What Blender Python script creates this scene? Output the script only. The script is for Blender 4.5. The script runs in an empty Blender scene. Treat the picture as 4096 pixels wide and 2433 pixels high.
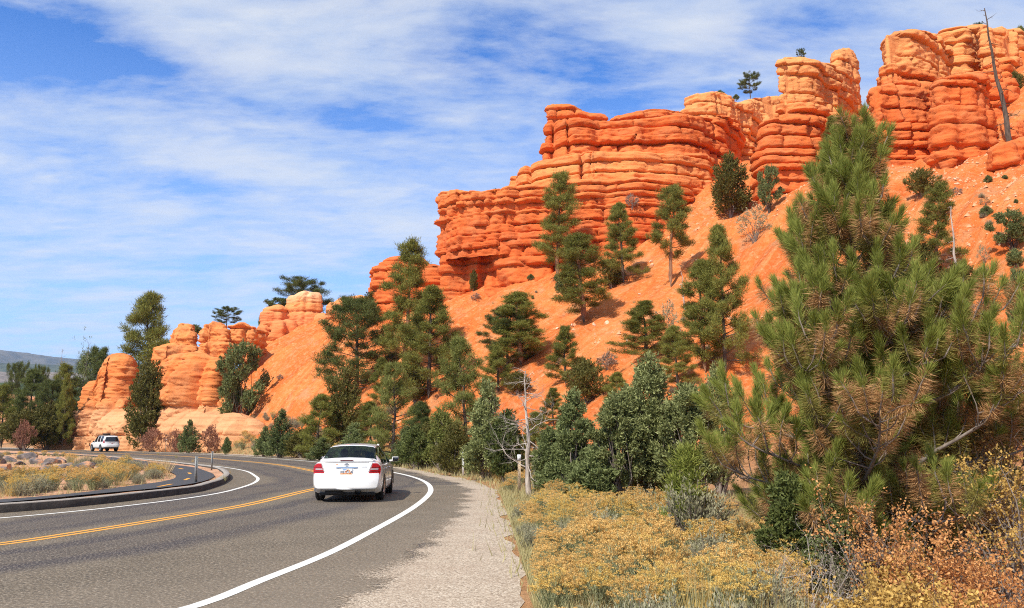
import bpy, math, random
import numpy as np
from mathutils import Vector, Matrix
from mathutils.geometry import delaunay_2d_cdt

# ------------------------------------------------------------------ camera, world, sun, exposure
SC = bpy.context.scene
F, CX, CY, HY, EYE = 3280.0, 2048.0, 1216.5, 1746.0, 1.7      # measured on the 4096 px wide photograph
TH = math.atan((HY - CY) / F)
cam = bpy.data.objects.new('camera', bpy.data.cameras.new('camera'))
SC.collection.objects.link(cam)
cam.location = (0, 0, EYE)
cam.rotation_euler = (math.pi / 2 + TH, 0, 0)
cam.data.sensor_width = 36
cam.data.lens = F / 4096 * 36
cam.data.clip_start = 0.1
cam.data.clip_end = 30000
SC.camera = cam
SUN_AZ = np.array([-0.56, -0.83]); SUN_EL = math.radians(45)
SUN_AZ = SUN_AZ / np.linalg.norm(SUN_AZ)
sd = Vector((SUN_AZ[0] * math.cos(SUN_EL), SUN_AZ[1] * math.cos(SUN_EL), math.sin(SUN_EL)))
sun = bpy.data.objects.new('sun', bpy.data.lights.new('sun', 'SUN'))
SC.collection.objects.link(sun)
sun.data.energy = 5.0; sun.data.angle = math.radians(0.5); sun.data.color = (1, .93, .82)
sun.rotation_euler = sd.to_track_quat('Z', 'Y').to_euler()
SC.view_settings.view_transform = 'Standard'; SC.view_settings.look = 'None'
SC.view_settings.exposure = 0.22; SC.view_settings.gamma = 1
SC.cycles.max_bounces = 5; SC.cycles.transparent_max_bounces = 12
SC.cycles.volume_bounces = 0; SC.cycles.use_denoising = False; SC.cycles.filter_width = 1.05; SC.cycles.sample_clamp_indirect = 4


def ND(nt, typ, loc=None, **kw):
    n = nt.nodes.new(typ)
    for k, v in kw.items():
        if k in n.bl_rna.properties: setattr(n, k, v)
        else: n.inputs[k].default_value = v
    return n


def math_(nt, op, a, b=None, clamp=False):
    n = nt.nodes.new('ShaderNodeMath'); n.operation = op; n.use_clamp = clamp
    for i, v in enumerate((a, b)):
        if v is None: continue
        if isinstance(v, (int, float)): n.inputs[i].default_value = v
        else: nt.links.new(v, n.inputs[i])
    return n.outputs[0]


def ramp(nt, fac, stops, interp='LINEAR'):
    n = nt.nodes.new('ShaderNodeValToRGB'); n.color_ramp.interpolation = interp
    el = n.color_ramp.elements
    while len(el) < len(stops): el.new(0.5)
    for e, (p, c) in zip(el, stops):
        e.position = p
        e.color = (*c, 1) if not isinstance(c, (int, float)) else (c, c, c, 1)
    nt.links.new(fac, n.inputs[0])
    return n.outputs[0]


def mix(nt, fac, a, b, blend='MIX'):
    n = nt.nodes.new('ShaderNodeMix'); n.data_type = 'RGBA'; n.blend_type = blend
    for i, v in ((0, fac), (6, a), (7, b)):
        if isinstance(v, (int, float)): n.inputs[i].default_value = v
        elif isinstance(v, tuple): n.inputs[i].default_value = (*v, 1)
        else: nt.links.new(v, n.inputs[i])
    return n.outputs[2]


def ray(px, py):
    """unit-forward ray (y = 1) through a pixel of the 4096 px photograph"""
    x = (px - CX) / F; y = -(py - CY) / F
    d = np.array([x, math.cos(TH) - y * math.sin(TH), math.sin(TH) + y * math.cos(TH)])
    return d / d[1]


K = 4096 / 2498.6      # my notes were taken on a 2499 px wide view
def at(px, py, Y):
    d = ray(px * K, py * K); return np.array([d[0] * Y, Y, EYE + d[2] * Y])


W = bpy.data.worlds.new('World'); SC.world = W; W.use_nodes = True
nt = W.node_tree; nt.nodes.clear()
tc = nt.nodes.new('ShaderNodeTexCoord')
sky = ND(nt, 'ShaderNodeTexSky', sky_type='NISHITA', sun_disc=False, sun_elevation=SUN_EL,
         sun_rotation=math.atan2(SUN_AZ[0], SUN_AZ[1]), air_density=1.0, dust_density=0.4, ozone_density=3.0, altitude=2300)
sep = nt.nodes.new('ShaderNodeSeparateXYZ'); nt.links.new(tc.outputs['Generated'], sep.inputs[0])
zc = math_(nt, 'ADD', math_(nt, 'MAXIMUM', sep.outputs[2], 0.0), 0.16)
cmb = nt.nodes.new('ShaderNodeCombineXYZ')
nt.links.new(math_(nt, 'DIVIDE', sep.outputs[0], zc), cmb.inputs[0])
nt.links.new(math_(nt, 'DIVIDE', sep.outputs[1], zc), cmb.inputs[1])
mp = ND(nt, 'ShaderNodeMapping'); mp.inputs['Scale'].default_value = (0.75, 1.5, 1); mp.inputs['Rotation'].default_value = (0, 0, math.radians(-14))
mp.inputs['Location'].default_value = (3.3, 1.7, 0)
nt.links.new(cmb.outputs[0], mp.inputs[0])
def wnoise(scale, detail, rough, dist=0.0, vec=None):
    n = ND(nt, 'ShaderNodeTexNoise', Scale=scale, Detail=detail, Roughness=rough, Distortion=dist)
    nt.links.new(vec or mp.outputs[0], n.inputs['Vector']); return n.outputs[0]
big = wnoise(1.1, 4, .55, .3); fine = wnoise(4.2, 9, .62, .25); ripple = wnoise(15, 5, .6, .1)
dens = math_(nt, 'ADD', math_(nt, 'MULTIPLY', big, .55), math_(nt, 'ADD', math_(nt, 'MULTIPLY', fine, .42), math_(nt, 'MULTIPLY', ripple, .17)))
# broad thin and thick places of the real cloud sheet, as directions on the sky
def lobe(px, py, rad, amt, asp=2.0):
    global dens
    d = ray(px * K, py * K); d = d / np.linalg.norm(d)
    v = nt.nodes.new('ShaderNodeVectorMath'); v.operation = 'SUBTRACT'
    nt.links.new(tc.outputs['Generated'], v.inputs[0]); v.inputs[1].default_value = tuple(d)
    s = nt.nodes.new('ShaderNodeVectorMath'); s.operation = 'MULTIPLY'
    nt.links.new(v.outputs[0], s.inputs[0]); s.inputs[1].default_value = (1 / asp, 1 / asp, 1)
    l = nt.nodes.new('ShaderNodeVectorMath'); l.operation = 'LENGTH'; nt.links.new(s.outputs[0], l.inputs[0])
    m = ND(nt, 'ShaderNodeMapRange', interpolation_type='SMOOTHSTEP')
    nt.links.new(l.outputs['Value'], m.inputs[0]); m.inputs[1].default_value = 0; m.inputs[2].default_value = rad
    m.inputs[3].default_value = amt; m.inputs[4].default_value = 0
    dens = math_(nt, 'ADD', dens, m.outputs[0])
for l in ((60, 130, .10, -.30, 3), (1230, 130, .055, -.12, 3.2), (1480, 200, .05, -.10, 2.4), (1950, 60, .04, -.08, 3), (470, 465, .03, -.16, 3.4), (760, 500, .025, -.10, 3),
          (850, 290, .03, -.15, 3.5), (650, 130, .08, .10, 3), (250, 260, .05, .12, 3), (800, 400, .06, .10, 3), (1650, 60, .05, .1, 2.5), (300, 620, .05, -.03, 6), (150, 850, .10, -.10, 7)):
    lobe(*l)
cov = ramp(nt, dens, [(.44, 0), (.53, .40), (.62, .68), (.78, .90)])
tint = ramp(nt, fine, [(.3, (.70, .87, 1.10)), (.62, (.95, 1.02, 1.08))])
blue = mix(nt, 1.0, sky.outputs[0], (.76, 1.46, 2.25), 'MULTIPLY')
cl = mix(nt, 1.0, tint, (7.6, 7.5, 7.6), 'MULTIPLY')
# air light close to the ground line of the sky
hz = ND(nt, 'ShaderNodeMapRange'); nt.links.new(sep.outputs[2], hz.inputs[0]); hz.inputs[1].default_value = 0.02; hz.inputs[2].default_value = .42
hz.inputs[3].default_value = .62; hz.inputs[4].default_value = 0
blue = mix(nt, hz.outputs[0], blue, (6.4, 8.4, 11.0))
skc = mix(nt, cov, blue, cl)
bg = ND(nt, 'ShaderNodeBackground', Strength=0.098); nt.links.new(skc, bg.inputs[0])
wo = nt.nodes.new('ShaderNodeOutputWorld'); nt.links.new(bg.outputs[0], wo.inputs[0])

# ------------------------------------------------------------------ helpers
rng = np.random.default_rng(7)
random.seed(7)
COL = SC.collection


def hash3(i, j, k, s):
    h = (i * 374761393 + j * 668265263 + k * 2147483647 + s * 974711) & 0xffffffff
    h = ((h ^ (h >> 13)) * 1274126177) & 0xffffffff
    return ((h ^ (h >> 16)) & 0xffffff) / float(0xffffff)


def vnoise(x, y, z, s=0):
    x, y, z = np.broadcast_arrays(np.asarray(x, float), y, z)
    i = np.floor(x).astype(np.int64); j = np.floor(y).astype(np.int64); k = np.floor(z).astype(np.int64)
    u = x - i; v = y - j; w = z - k
    u = u * u * (3 - 2 * u); v = v * v * (3 - 2 * v); w = w * w * (3 - 2 * w)
    r = 0
    for a in (0, 1):
        for b in (0, 1):
            for c in (0, 1):
                r = r + hash3(i + a, j + b, k + c, s) * (u if a else 1 - u) * (v if b else 1 - v) * (w if c else 1 - w)
    return r * 2 - 1


def fbm(x, y, z, s=0, o=4, g=.5):
    r = 0; a = 1; t = 0
    for n in range(o):
        r = r + a * vnoise(x * 2 ** n, y * 2 ** n, z * 2 ** n, s + n * 17); t += a; a *= g
    return r / t


def catmull(P, n=8):
    P = np.array(P, float)
    L = np.r_[0, np.cumsum(np.linalg.norm(np.diff(P, axis=0), axis=1) ** .75 + 1e-6)]
    M = np.gradient(P, L, axis=0) if len(P) > 2 else np.repeat((P[1:] - P[:-1]) / L[1], 2, 0)
    out = []
    for i in range(len(P) - 1):
        h = L[i + 1] - L[i]
        for t in np.linspace(0, 1, n, endpoint=False):
            out.append((2 * t ** 3 - 3 * t * t + 1) * P[i] + (t ** 3 - 2 * t * t + t) * h * M[i] + (3 * t * t - 2 * t ** 3) * P[i + 1] + (t ** 3 - t * t) * h * M[i + 1])
    out.append(P[-1]); return np.array(out)


def resample(P, d):
    P = np.array(P, float); L = np.r_[0, np.cumsum(np.linalg.norm(np.diff(P[:, :2], axis=0), axis=1))]
    n = max(2, int(L[-1] / d) + 1); s = np.linspace(0, L[-1], n)
    return np.stack([np.interp(s, L, P[:, c]) for c in range(P.shape[1])], 1)


def normals2(P):
    T = np.gradient(P[:, :2], axis=0); T /= np.linalg.norm(T, axis=1)[:, None] + 1e-9
    return np.stack([-T[:, 1], T[:, 0]], 1)     # left of travel


def link(o, parent=None):
    COL.objects.link(o)
    if parent is not None: o.parent = parent
    return o


def mesh_obj(name, V, Fs, mat, parent=None, smooth=False, attrs=None):
    V = np.asarray(V, np.float32)
    me = bpy.data.meshes.new(name)
    if isinstance(Fs, np.ndarray):
        n, k = Fs.shape
        me.vertices.add(len(V)); me.vertices.foreach_set('co', V.ravel())
        me.loops.add(n * k); me.loops.foreach_set('vertex_index', Fs.astype(np.int32).ravel())
        me.polygons.add(n); me.polygons.foreach_set('loop_start', np.arange(0, n * k, k, dtype=np.int32))
        me.polygons.foreach_set('loop_total', np.full(n, k, np.int32))
        me.update(calc_edges=True)
    else:
        me.from_pydata([tuple(map(float, v)) for v in V], [], [tuple(int(i) for i in f) for f in Fs])
    for k, a in (attrs or {}).items():
        at_ = me.attributes.new(k, 'FLOAT', 'POINT'); at_.data.foreach_set('value', np.asarray(a, np.float32))
    if smooth: me.polygons.foreach_set('use_smooth', np.ones(len(me.polygons), bool))
    me.materials.append(mat)
    me.validate()
    return link(bpy.data.objects.new(name, me), parent)


def empty(name, loc=(0, 0, 0), rz=0, scale=1):
    o = bpy.data.objects.new(name, None); o.location = loc; o.rotation_euler = (0, 0, rz)
    o.scale = (scale,) * 3 if isinstance(scale, (int, float)) else scale
    return link(o)


def tag(o, label=None, cat=None, group=None, kind=None):
    for k, v in (('label', label), ('category', cat), ('group', group), ('kind', kind)):
        if v: o[k] = v
    return o


def copy_tree(o, parent=None):
    c = o.copy(); COL.objects.link(c)
    if parent is not None: c.parent = parent
    for ch in list(o.children): copy_tree(ch, c)
    return c


def mat_new(name):
    m = bpy.data.materials.new(name); m.use_nodes = True
    nt = m.node_tree; b = nt.nodes['Principled BSDF']; return m, nt, b


def plain(name, col, rough=.6, metal=0, coat=0, spec=.5):
    m, nt, b = mat_new(name)
    b.inputs['Base Color'].default_value = (*col, 1); b.inputs['Roughness'].default_value = rough
    b.inputs['Metallic'].default_value = metal; b.inputs['Coat Weight'].default_value = coat
    b.inputs['Specular IOR Level'].default_value = spec
    return m


def pos(nt, scale=(1, 1, 1), obj=False):
    if obj:
        g = nt.nodes.new('ShaderNodeTexCoord').outputs['Object']
    else:
        g = nt.nodes.new('ShaderNodeNewGeometry').outputs['Position']
    mp = nt.nodes.new('ShaderNodeMapping'); mp.inputs['Scale'].default_value = scale
    nt.links.new(g, mp.inputs[0]); return mp.outputs[0]


def noise(nt, vec, scale, detail=4, rough=.55, dist=0):
    n = ND(nt, 'ShaderNodeTexNoise', Scale=scale, Detail=detail, Roughness=rough, Distortion=dist)
    nt.links.new(vec, n.inputs['Vector']); return n.outputs[0]


def bump(nt, b, h, strength, dist):
    n = ND(nt, 'ShaderNodeBump', Strength=strength, Distance=dist)
    nt.links.new(h, n.inputs['Height'])
    prev = b.inputs['Normal'].links
    if prev: nt.links.new(prev[0].from_socket, n.inputs['Normal'])
    nt.links.new(n.outputs[0], b.inputs['Normal'])


# ------------------------------------------------------------------ materials
def rock_mat(name, stops, z0, z1, streak=.35):
    """stops: bed colours over world height z0..z1"""
    m, nt, b = mat_new(name)
    P = pos(nt); sp = nt.nodes.new('ShaderNodeSeparateXYZ'); nt.links.new(P, sp.inputs[0])
    wob = noise(nt, P, .22, 3)
    z = math_(nt, 'ADD', sp.outputs[2], math_(nt, 'MULTIPLY', math_(nt, 'SUBTRACT', wob, .5), 2.2))
    mr = ND(nt, 'ShaderNodeMapRange'); nt.links.new(z, mr.inputs[0]); mr.inputs[1].default_value = z0; mr.inputs[2].default_value = z1
    base = ramp(nt, mr.outputs[0], stops)
    lay = noise(nt, pos(nt, (.12, .12, 2.6)), 1.0, 5, .6)
    base = mix(nt, 1.0, base, ramp(nt, lay, [(.3, (.72, .66, .60)), (.5, (1, 1, 1)), (.72, (1.10, 1.12, 1.10))]), 'MULTIPLY')
    blot = noise(nt, P, .55, 6, .6)
    base = mix(nt, ramp(nt, blot, [(.46, 0), (.72, streak)]), base, (.50, .27, .13))
    drip = noise(nt, pos(nt, (1.6, 1.6, .22)), 1.0, 5, .65)
    base = mix(nt, ramp(nt, drip, [(.55, 0), (.80, .45)]), base, (.30, .12, .06))
    nt.links.new(base, b.inputs['Base Color'])
    b.inputs['Roughness'].default_value = .95; b.inputs['Specular IOR Level'].default_value = .15
    seam = noise(nt, pos(nt, (.14, .14, 3.4)), 1.0, 3, .55)
    base = mix(nt, ramp(nt, seam, [(.40, .8), (.44, 0)]), base, (.42, .085, .026))
    base = mix(nt, ramp(nt, seam, [(.56, 0), (.61, .5)]), base, (.86, .40, .16))
    crk = noise(nt, pos(nt, (1.1, 1.1, .16)), 1.0, 5, .6)
    base = mix(nt, ramp(nt, math_(nt, 'ABSOLUTE', math_(nt, 'SUBTRACT', crk, .5)), [(.006, .7), (.018, 0)]), base, (.22, .06, .025))
    pit = noise(nt, P, 3.2, 6, .85); base = mix(nt, ramp(nt, pit, [(.30, .6), (.43, 0)]), base, (.42, .10, .035))
    f1 = noise(nt, P, 2.2, 9, .74); bump(nt, b, f1, .7, .22)
    f2 = noise(nt, P, 11, 5, .7); bump(nt, b, f2, .6, .05)
    return m


RED, ORG, PALE, CREAM, DEEP = (.70, .168, .045), (.76, .225, .066), (.81, .335, .118), (.80, .46, .25), (.64, .135, .036)
M_main = rock_mat('main_cliff_rock', [(0, RED), (.15, RED), (.30, DEEP), (.42, RED), (.54, ORG), (.60, (.80, .31, .105)), (.68, ORG), (.76, RED), (.88, RED), (1, ORG)], 14, 40)
M_up = rock_mat('upper_cliff_rock', [(0, ORG), (.30, RED), (.62, RED), (.74, ORG), (.80, PALE), (1, PALE)], 14, 40)
M_low = rock_mat('low_cliff_rock', [(0, RED), (1, RED)], 0, 30, .2)
M_out = rock_mat('outcrop_rock', [(0, (.68, .33, .155)), (.33, (.72, .36, .175)), (.42, (.72, .26, .088)), (.6, (.72, .215, .062)), (1, (.76, .27, .085))], 0, 14, .5)
M_hoo = rock_mat('hoodoo_rock', [(0, ORG), (.6, (.78, .26, .10)), (.85, PALE), (1, CREAM)], 14, 22.5, .2)

m, nt, b = mat_new('talus_soil'); M_soil = m
P = pos(nt); sp = nt.nodes.new('ShaderNodeSeparateXYZ'); nt.links.new(P, sp.inputs[0])
n1 = noise(nt, P, .09, 5, .55); n2 = noise(nt, P, 1.5, 7, .7); n3 = noise(nt, P, 9, 4, .8)
c = ramp(nt, n1, [(.32, (.65, .140, .030)), (.44, (.71, .180, .042)), (.56, (.76, .240, .066)), (.68, (.67, .148, .033))])
cu = math_(nt, 'ADD', math_(nt, 'MULTIPLY', sp.outputs[0], .77), math_(nt, 'MULTIPLY', sp.outputs[1], .64))
cv = math_(nt, 'SUBTRACT', math_(nt, 'MULTIPLY', sp.outputs[1], .77), math_(nt, 'MULTIPLY', sp.outputs[0], .64))
cuv = nt.nodes.new('ShaderNodeCombineXYZ'); nt.links.new(math_(nt, 'MULTIPLY', cu, .10), cuv.inputs[0]); nt.links.new(math_(nt, 'MULTIPLY', cv, .8), cuv.inputs[1])
rill = noise(nt, cuv.outputs[0], 1.0, 6, .7)
c = mix(nt, ramp(nt, rill, [(.52, 0), (.64, .5)]), c, (.80, .35, .14)); c = mix(nt, ramp(nt, rill, [(.36, .6), (.46, 0)]), c, (.56, .115, .032))  # dark streaks paint gully shading into the soil; pale ones are soil tone
c = mix(nt, ramp(nt, n2, [(.50, 0), (.66, .6)]), c, (.74, .33, .15))
c = mix(nt, ramp(nt, n3, [(.60, 0), (.70, .35)]), c, (.78, .42, .22))
n4 = noise(nt, P, .42, 6, .7)
c = mix(nt, ramp(nt, n4, [(.54, 0), (.66, .62)]), c, (.50, .29, .15))
n5 = noise(nt, P, 3.0, 6, .85); c = mix(nt, ramp(nt, n5, [(.36, .75), (.46, 0)]), c, (.46, .11, .035)); c = mix(nt, ramp(nt, n5, [(.57, 0), (.66, .6)]), c, (.88, .48, .24))
# flat ground by the road: duller, littered soil
lowm = ND(nt, 'ShaderNodeMapRange', interpolation_type='SMOOTHSTEP'); nt.links.new(sp.outputs[2], lowm.inputs[0])
lowm.inputs[1].default_value = 2.2; lowm.inputs[2].default_value = .1
lit = ramp(nt, noise(nt, P, 2.4, 5, .7), [(.4, (.40, .27, .13)), (.6, (.52, .33, .17))])
c = mix(nt, math_(nt, 'MULTIPLY', lowm.outputs[0], .75), c, lit)
nt.links.new(c, b.inputs['Base Color']); b.inputs['Roughness'].default_value = 1; b.inputs['Specular IOR Level'].default_value = .1
bump(nt, b, rill, .55, .7); bump(nt, b, noise(nt, P, .9, 9, .72), .8, .5); bump(nt, b, n3, .6, .08)

m, nt, b = mat_new('verge_soil'); M_verge = m
P = pos(nt)
c = ramp(nt, noise(nt, P, 1.1, 7, .7), [(.36, (.40, .22, .11)), (.52, (.62, .32, .17)), (.66, (.70, .42, .26))])
c = mix(nt, ramp(nt, noise(nt, P, 14, 3, .8), [(.58, 0), (.66, .5)]), c, (.66, .50, .38))
nt.links.new(c, b.inputs['Base Color']); b.inputs['Roughness'].default_value = 1
bump(nt, b, noise(nt, P, 6, 7, .75), .8, .12)

m, nt, b = mat_new('asphalt'); M_road = m
P = pos(nt)
ga = nt.nodes.new('ShaderNodeAttribute'); ga.attribute_name = 'lat'; lat = ga.outputs['Fac']
wn = noise(nt, P, .35, 4); n2 = noise(nt, P, 13, 5, .9); n3 = noise(nt, P, 26, 4, .9); pt = noise(nt, P, .9, 5, .6)
la = math_(nt, 'ADD', lat, math_(nt, 'MULTIPLY', math_(nt, 'SUBTRACT', wn, .5), .9))
base = ramp(nt, pt, [(.3, (.125, .098, .064)), (.7, (.185, .146, .098))])
def band(c0, w, s):
    d = math_(nt, 'ABSOLUTE', math_(nt, 'SUBTRACT', la, c0))
    r = ND(nt, 'ShaderNodeMapRange', interpolation_type='SMOOTHSTEP'); nt.links.new(d, r.inputs[0])
    r.inputs[1].default_value = w; r.inputs[2].default_value = 0; r.inputs[3].default_value = 0; r.inputs[4].default_value = s
    return r.outputs[0]
tr = band(1.05, .55, 1.25)
for a in ((2.55, .75, 1.0), (-1.0, .7, 1.0), (-2.5, .8, 1.0), (1.7, 1.6, .6), (-1.8, 1.7, .7)): tr = math_(nt, 'MAXIMUM', tr, band(*a))
tr = math_(nt, 'MULTIPLY', tr, ramp(nt, noise(nt, P, .30, 5, .6), [(.30, .62), (.56, 1)]))
tr = math_(nt, 'MINIMUM', tr, .92); base = mix(nt, tr, base, (.044, .037, .041))
base = mix(nt, ramp(nt, n2, [(.38, .85), (.52, 0)]), base, (.050, .044, .036))
base = mix(nt, ramp(nt, n3, [(.53, 0), (.62, .8)]), base, (.52, .44, .33))
sh = ND(nt, 'ShaderNodeMapRange'); nt.links.new(la, sh.inputs[0]); sh.inputs[1].default_value = 4.3; sh.inputs[2].default_value = 7.5
base = mix(nt, math_(nt, 'MULTIPLY', sh.outputs[0], .45), base, (.27, .215, .155))
nt.links.new(base, b.inputs['Base Color']); b.inputs['Roughness'].default_value = .9; b.inputs['Specular IOR Level'].default_value = .25
bump(nt, b, n2, .5, .012)

m, nt, b = mat_new('path_asphalt'); M_path = m
P = pos(nt)
nt.links.new(ramp(nt, noise(nt, P, 22, 4, .8), [(.35, (.040, .040, .042)), (.65, (.075, .073, .072))]), b.inputs['Base Color'])
b.inputs['Roughness'].default_value = .9

m, nt, b = mat_new('gravel_mix'); M_gravel = m
P = pos(nt)
v = ND(nt, 'ShaderNodeTexVoronoi', Scale=48); nt.links.new(P, v.inputs['Vector'])
spx = nt.nodes.new('ShaderNodeSeparateColor'); nt.links.new(v.outputs['Color'], spx.inputs[0])
c = ramp(nt, spx.outputs[0], [(0, (.24, .18, .12)), (.3, (.38, .295, .205)), (.7, (.50, .405, .29)), (1, (.64, .54, .41))])
c = mix(nt, ramp(nt, noise(nt, P, 1.2, 5, .6), [(.4, 0), (.75, .45)]), c, (.34, .24, .16))
nt.links.new(c, b.inputs['Base Color']); b.inputs['Roughness'].default_value = .95
bump(nt, b, math_(nt, 'SUBTRACT', 1, v.outputs['Distance']), .5, .012)


def paint(name, col, wear=.4):
    m, nt, b = mat_new(name); P = pos(nt)
    w = noise(nt, P, 30, 5, .8)
    c = mix(nt, ramp(nt, w, [(.52, 0), (.68, wear)]), mix(nt, ramp(nt, noise(nt, P, 1.5, 4), [(.3, .0), (.7, .25)]), col, tuple(x * .72 for x in col)), (.16, .13, .10))
    nt.links.new(c, b.inputs['Base Color']); b.inputs['Roughness'].default_value = .75; return m
M_white = paint('white_road_paint', (.80, .78, .70)); M_yel = paint('yellow_road_paint', (.80, .37, .045), .5)
m, nt, b = mat_new('curb_concrete'); M_curb = m
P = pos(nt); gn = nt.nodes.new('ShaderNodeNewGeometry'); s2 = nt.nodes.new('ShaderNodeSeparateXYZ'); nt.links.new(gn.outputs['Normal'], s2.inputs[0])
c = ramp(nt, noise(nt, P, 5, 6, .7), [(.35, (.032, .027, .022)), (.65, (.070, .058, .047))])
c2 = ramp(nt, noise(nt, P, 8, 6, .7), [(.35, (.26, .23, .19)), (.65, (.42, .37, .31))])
c = mix(nt, ramp(nt, s2.outputs[2], [(.5, 0), (.8, 1)]), c, c2)     # near-black upright face, bare concrete top
nt.links.new(c, b.inputs['Base Color']); b.inputs['Roughness'].default_value = .95; bump(nt, b, noise(nt, P, 20, 5, .7), .7, .02)


def leaf_mat(name, lo, hi, trans=.25, sat=1.0):
    m, nt, b = mat_new(name)
    g = nt.nodes.new('ShaderNodeNewGeometry'); oi = nt.nodes.new('ShaderNodeObjectInfo')
    r = math_(nt, 'ADD', math_(nt, 'MULTIPLY', g.outputs['Random Per Island'], .75), math_(nt, 'MULTIPLY', oi.outputs['Random'], .25))
    c = ramp(nt, r, [(0, lo), (1, hi)])
    nt.links.new(c, b.inputs['Base Color']); b.inputs['Roughness'].default_value = .65; b.inputs['Specular IOR Level'].default_value = .25
    t = nt.nodes.new('ShaderNodeBsdfTranslucent'); nt.links.new(c, t.inputs[0])
    mx = nt.nodes.new('ShaderNodeMixShader'); mx.inputs[0].default_value = trans
    nt.links.new(b.outputs[0], mx.inputs[1]); nt.links.new(t.outputs[0], mx.inputs[2])
    nt.links.new(mx.outputs[0], nt.nodes['Material Output'].inputs[0]); return m


def bark_mat(name, a, b_, sc=8):
    m, nt, b = mat_new(name); P = pos(nt, (1, 1, .25), obj=True); n = noise(nt, P, sc, 6, .7)
    nt.links.new(ramp(nt, n, [(.35, a), (.65, b_)]), b.inputs['Base Color']); b.inputs['Roughness'].default_value = .95
    bump(nt, b, n, .8, .03); return m
L_pine = leaf_mat('pine_needles', (.046, .060, .009), (.350, .345, .075))
L_pdark = leaf_mat('dark_pine_needles', (.028, .046, .010), (.210, .240, .066))
L_olive = leaf_mat('olive_foliage', (.075, .078, .016), (.230, .200, .052))
L_jun = leaf_mat('juniper_foliage', (.060, .085, .022), (.300, .340, .130))
L_blue = leaf_mat('blue_juniper_foliage', (.055, .074, .018), (.450, .475, .190))
L_sap = leaf_mat('sapling_needles', (.110, .140, .025), (.300, .300, .085))
L_hero = leaf_mat('green_needles', (.105, .140, .018), (.410, .440, .100), .3)
L_brown = leaf_mat('brown_needles', (.240, .120, .040), (.700, .420, .190), .3)
L_dullg = leaf_mat('old_green_needles', (.110, .115, .020), (.400, .330, .090), .3)
L_sage = leaf_mat('sage_leaves', (.22, .215, .12), (.50, .47, .30))
L_stem = leaf_mat('brush_stems', (.24, .27, .12), (.60, .62, .37))
L_gold = leaf_mat('gold_flower_heads', (.46, .26, .060), (.98, .67, .25))
L_goldy = leaf_mat('yellow_flower_heads', (.50, .30, .06), (.88, .64, .20))
L_grass = leaf_mat('dry_grass', (.42, .28, .10), (.74, .56, .28))
L_grassg = leaf_mat('straw_grass', (.30, .28, .11), (.60, .52, .27))
L_pink = leaf_mat('pink_autumn_leaves', (.42, .16, .045), (.88, .48, .18), .3)
L_yell = leaf_mat('amber_autumn_leaves', (.32, .20, .05), (.76, .50, .14), .3)
L_redsh = leaf_mat('red_shrub_leaves', (.24, .10, .065), (.46, .24, .15))
L_grey = leaf_mat('grey_twigs', (.20, .15, .11), (.42, .34, .27))
B_pine = bark_mat('pine_bark', (.16, .07, .035), (.34, .17, .09)); B_dark = bark_mat('dark_bark', (.05, .035, .025), (.13, .095, .07))
B_dead = bark_mat('weathered_dead_wood', (.26, .21, .17), (.55, .48, .41)); B_grey = bark_mat('grey_bark', (.14, .11, .09), (.30, .25, .21))

# ------------------------------------------------------------------ road
def S(p): 
    d = ray(*p); t = EYE / -d[2]; return (d[0] * t, t)
yellow = catmull([(-46, -16), (-32, -7.5), (-22, 1), (-15, 6.8)] + [S(p) for p in ((0, 2177), (312, 2131.5), (624, 2082), (936, 2030), (1269, 1955))] + [(-5.9, 31.5)] +
                 [S(p) for p in ((1255, 1885), (1100, 1858), (900, 1839), (700, 1824))] + [(-40.2, 84.8), (-62, 106), (-84, 122), (-120, 140)])
outw = catmull([(-40, -19), (-24, -11), (-13, -3.5), (-7.2, 3)] + [S(p) for p in ((754, 2433), (1040, 2324), (1300, 2220), (1476, 2131), (1660, 2026), (1720, 1971), (1722, 1952), (1706, 1932), (1660, 1911), (1568, 1889), (1292, 1851), (1100, 1835), (900, 1822), (700, 1813), (505, 1805.2))] + [(-62, 112), (-84, 128), (-120, 146)])
inw = catmull([(-50, -11), (-36, -3.5), (-26, 4), (-18, 10.5)] + [S(p) for p in ((0, 2073), (300, 2046), (700, 2000), (860, 1976), (960, 1952), (1016, 1932), (1032, 1916), (1020, 1904), (980, 1884), (900, 1870), (776, 1856), (660, 1844), (540, 1833), (324, 1818))] + [(-62, 100), (-84, 116), (-120, 134)])
foot = catmull([(-52, -7), (-38, .5), (-28, 7.5), (-19, 13.5)] + [S(p) for p in ((0, 2053), (300, 2028), (700, 1982), (780, 1971), (860, 1950), (905, 1930), (922, 1914), (914, 1900), (880, 1884), (776, 1868), (660, 1854), (540, 1840), (380, 1825), (300, 1819))] + [(-62, 98.5), (-84, 114), (-120, 132)])
pave = catmull([(-36, -24), (-21, -15), (-9.5, -6), (-3.6, 2)] + [S(p) for p in ((1499, 2433), (1614, 2302), (1821, 2141), (1905, 2020), (1913, 1975), (1870, 1934), (1752, 1906), (1568, 1869), (1292, 1843), (1100, 1829), (900, 1818), (700, 1810), (500, 1802.5))] + [(-62, 114), (-84, 130), (-120, 148)])
grav = catmull([(-32, -29), (-17, -20), (-5.5, -10), (-1.2, 0)] + [S(p) for p in ((2134, 2433), (2097, 2279), (2051, 2118), (2019, 2026), (1982, 1957), (1890, 1920), (1798, 1902), (1660, 1879), (1568, 1863), (1292, 1838), (1100, 1824), (900, 1814), (700, 1806.5), (500, 1799.5))] + [(-62, 117), (-84, 133), (-120, 151)])


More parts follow.
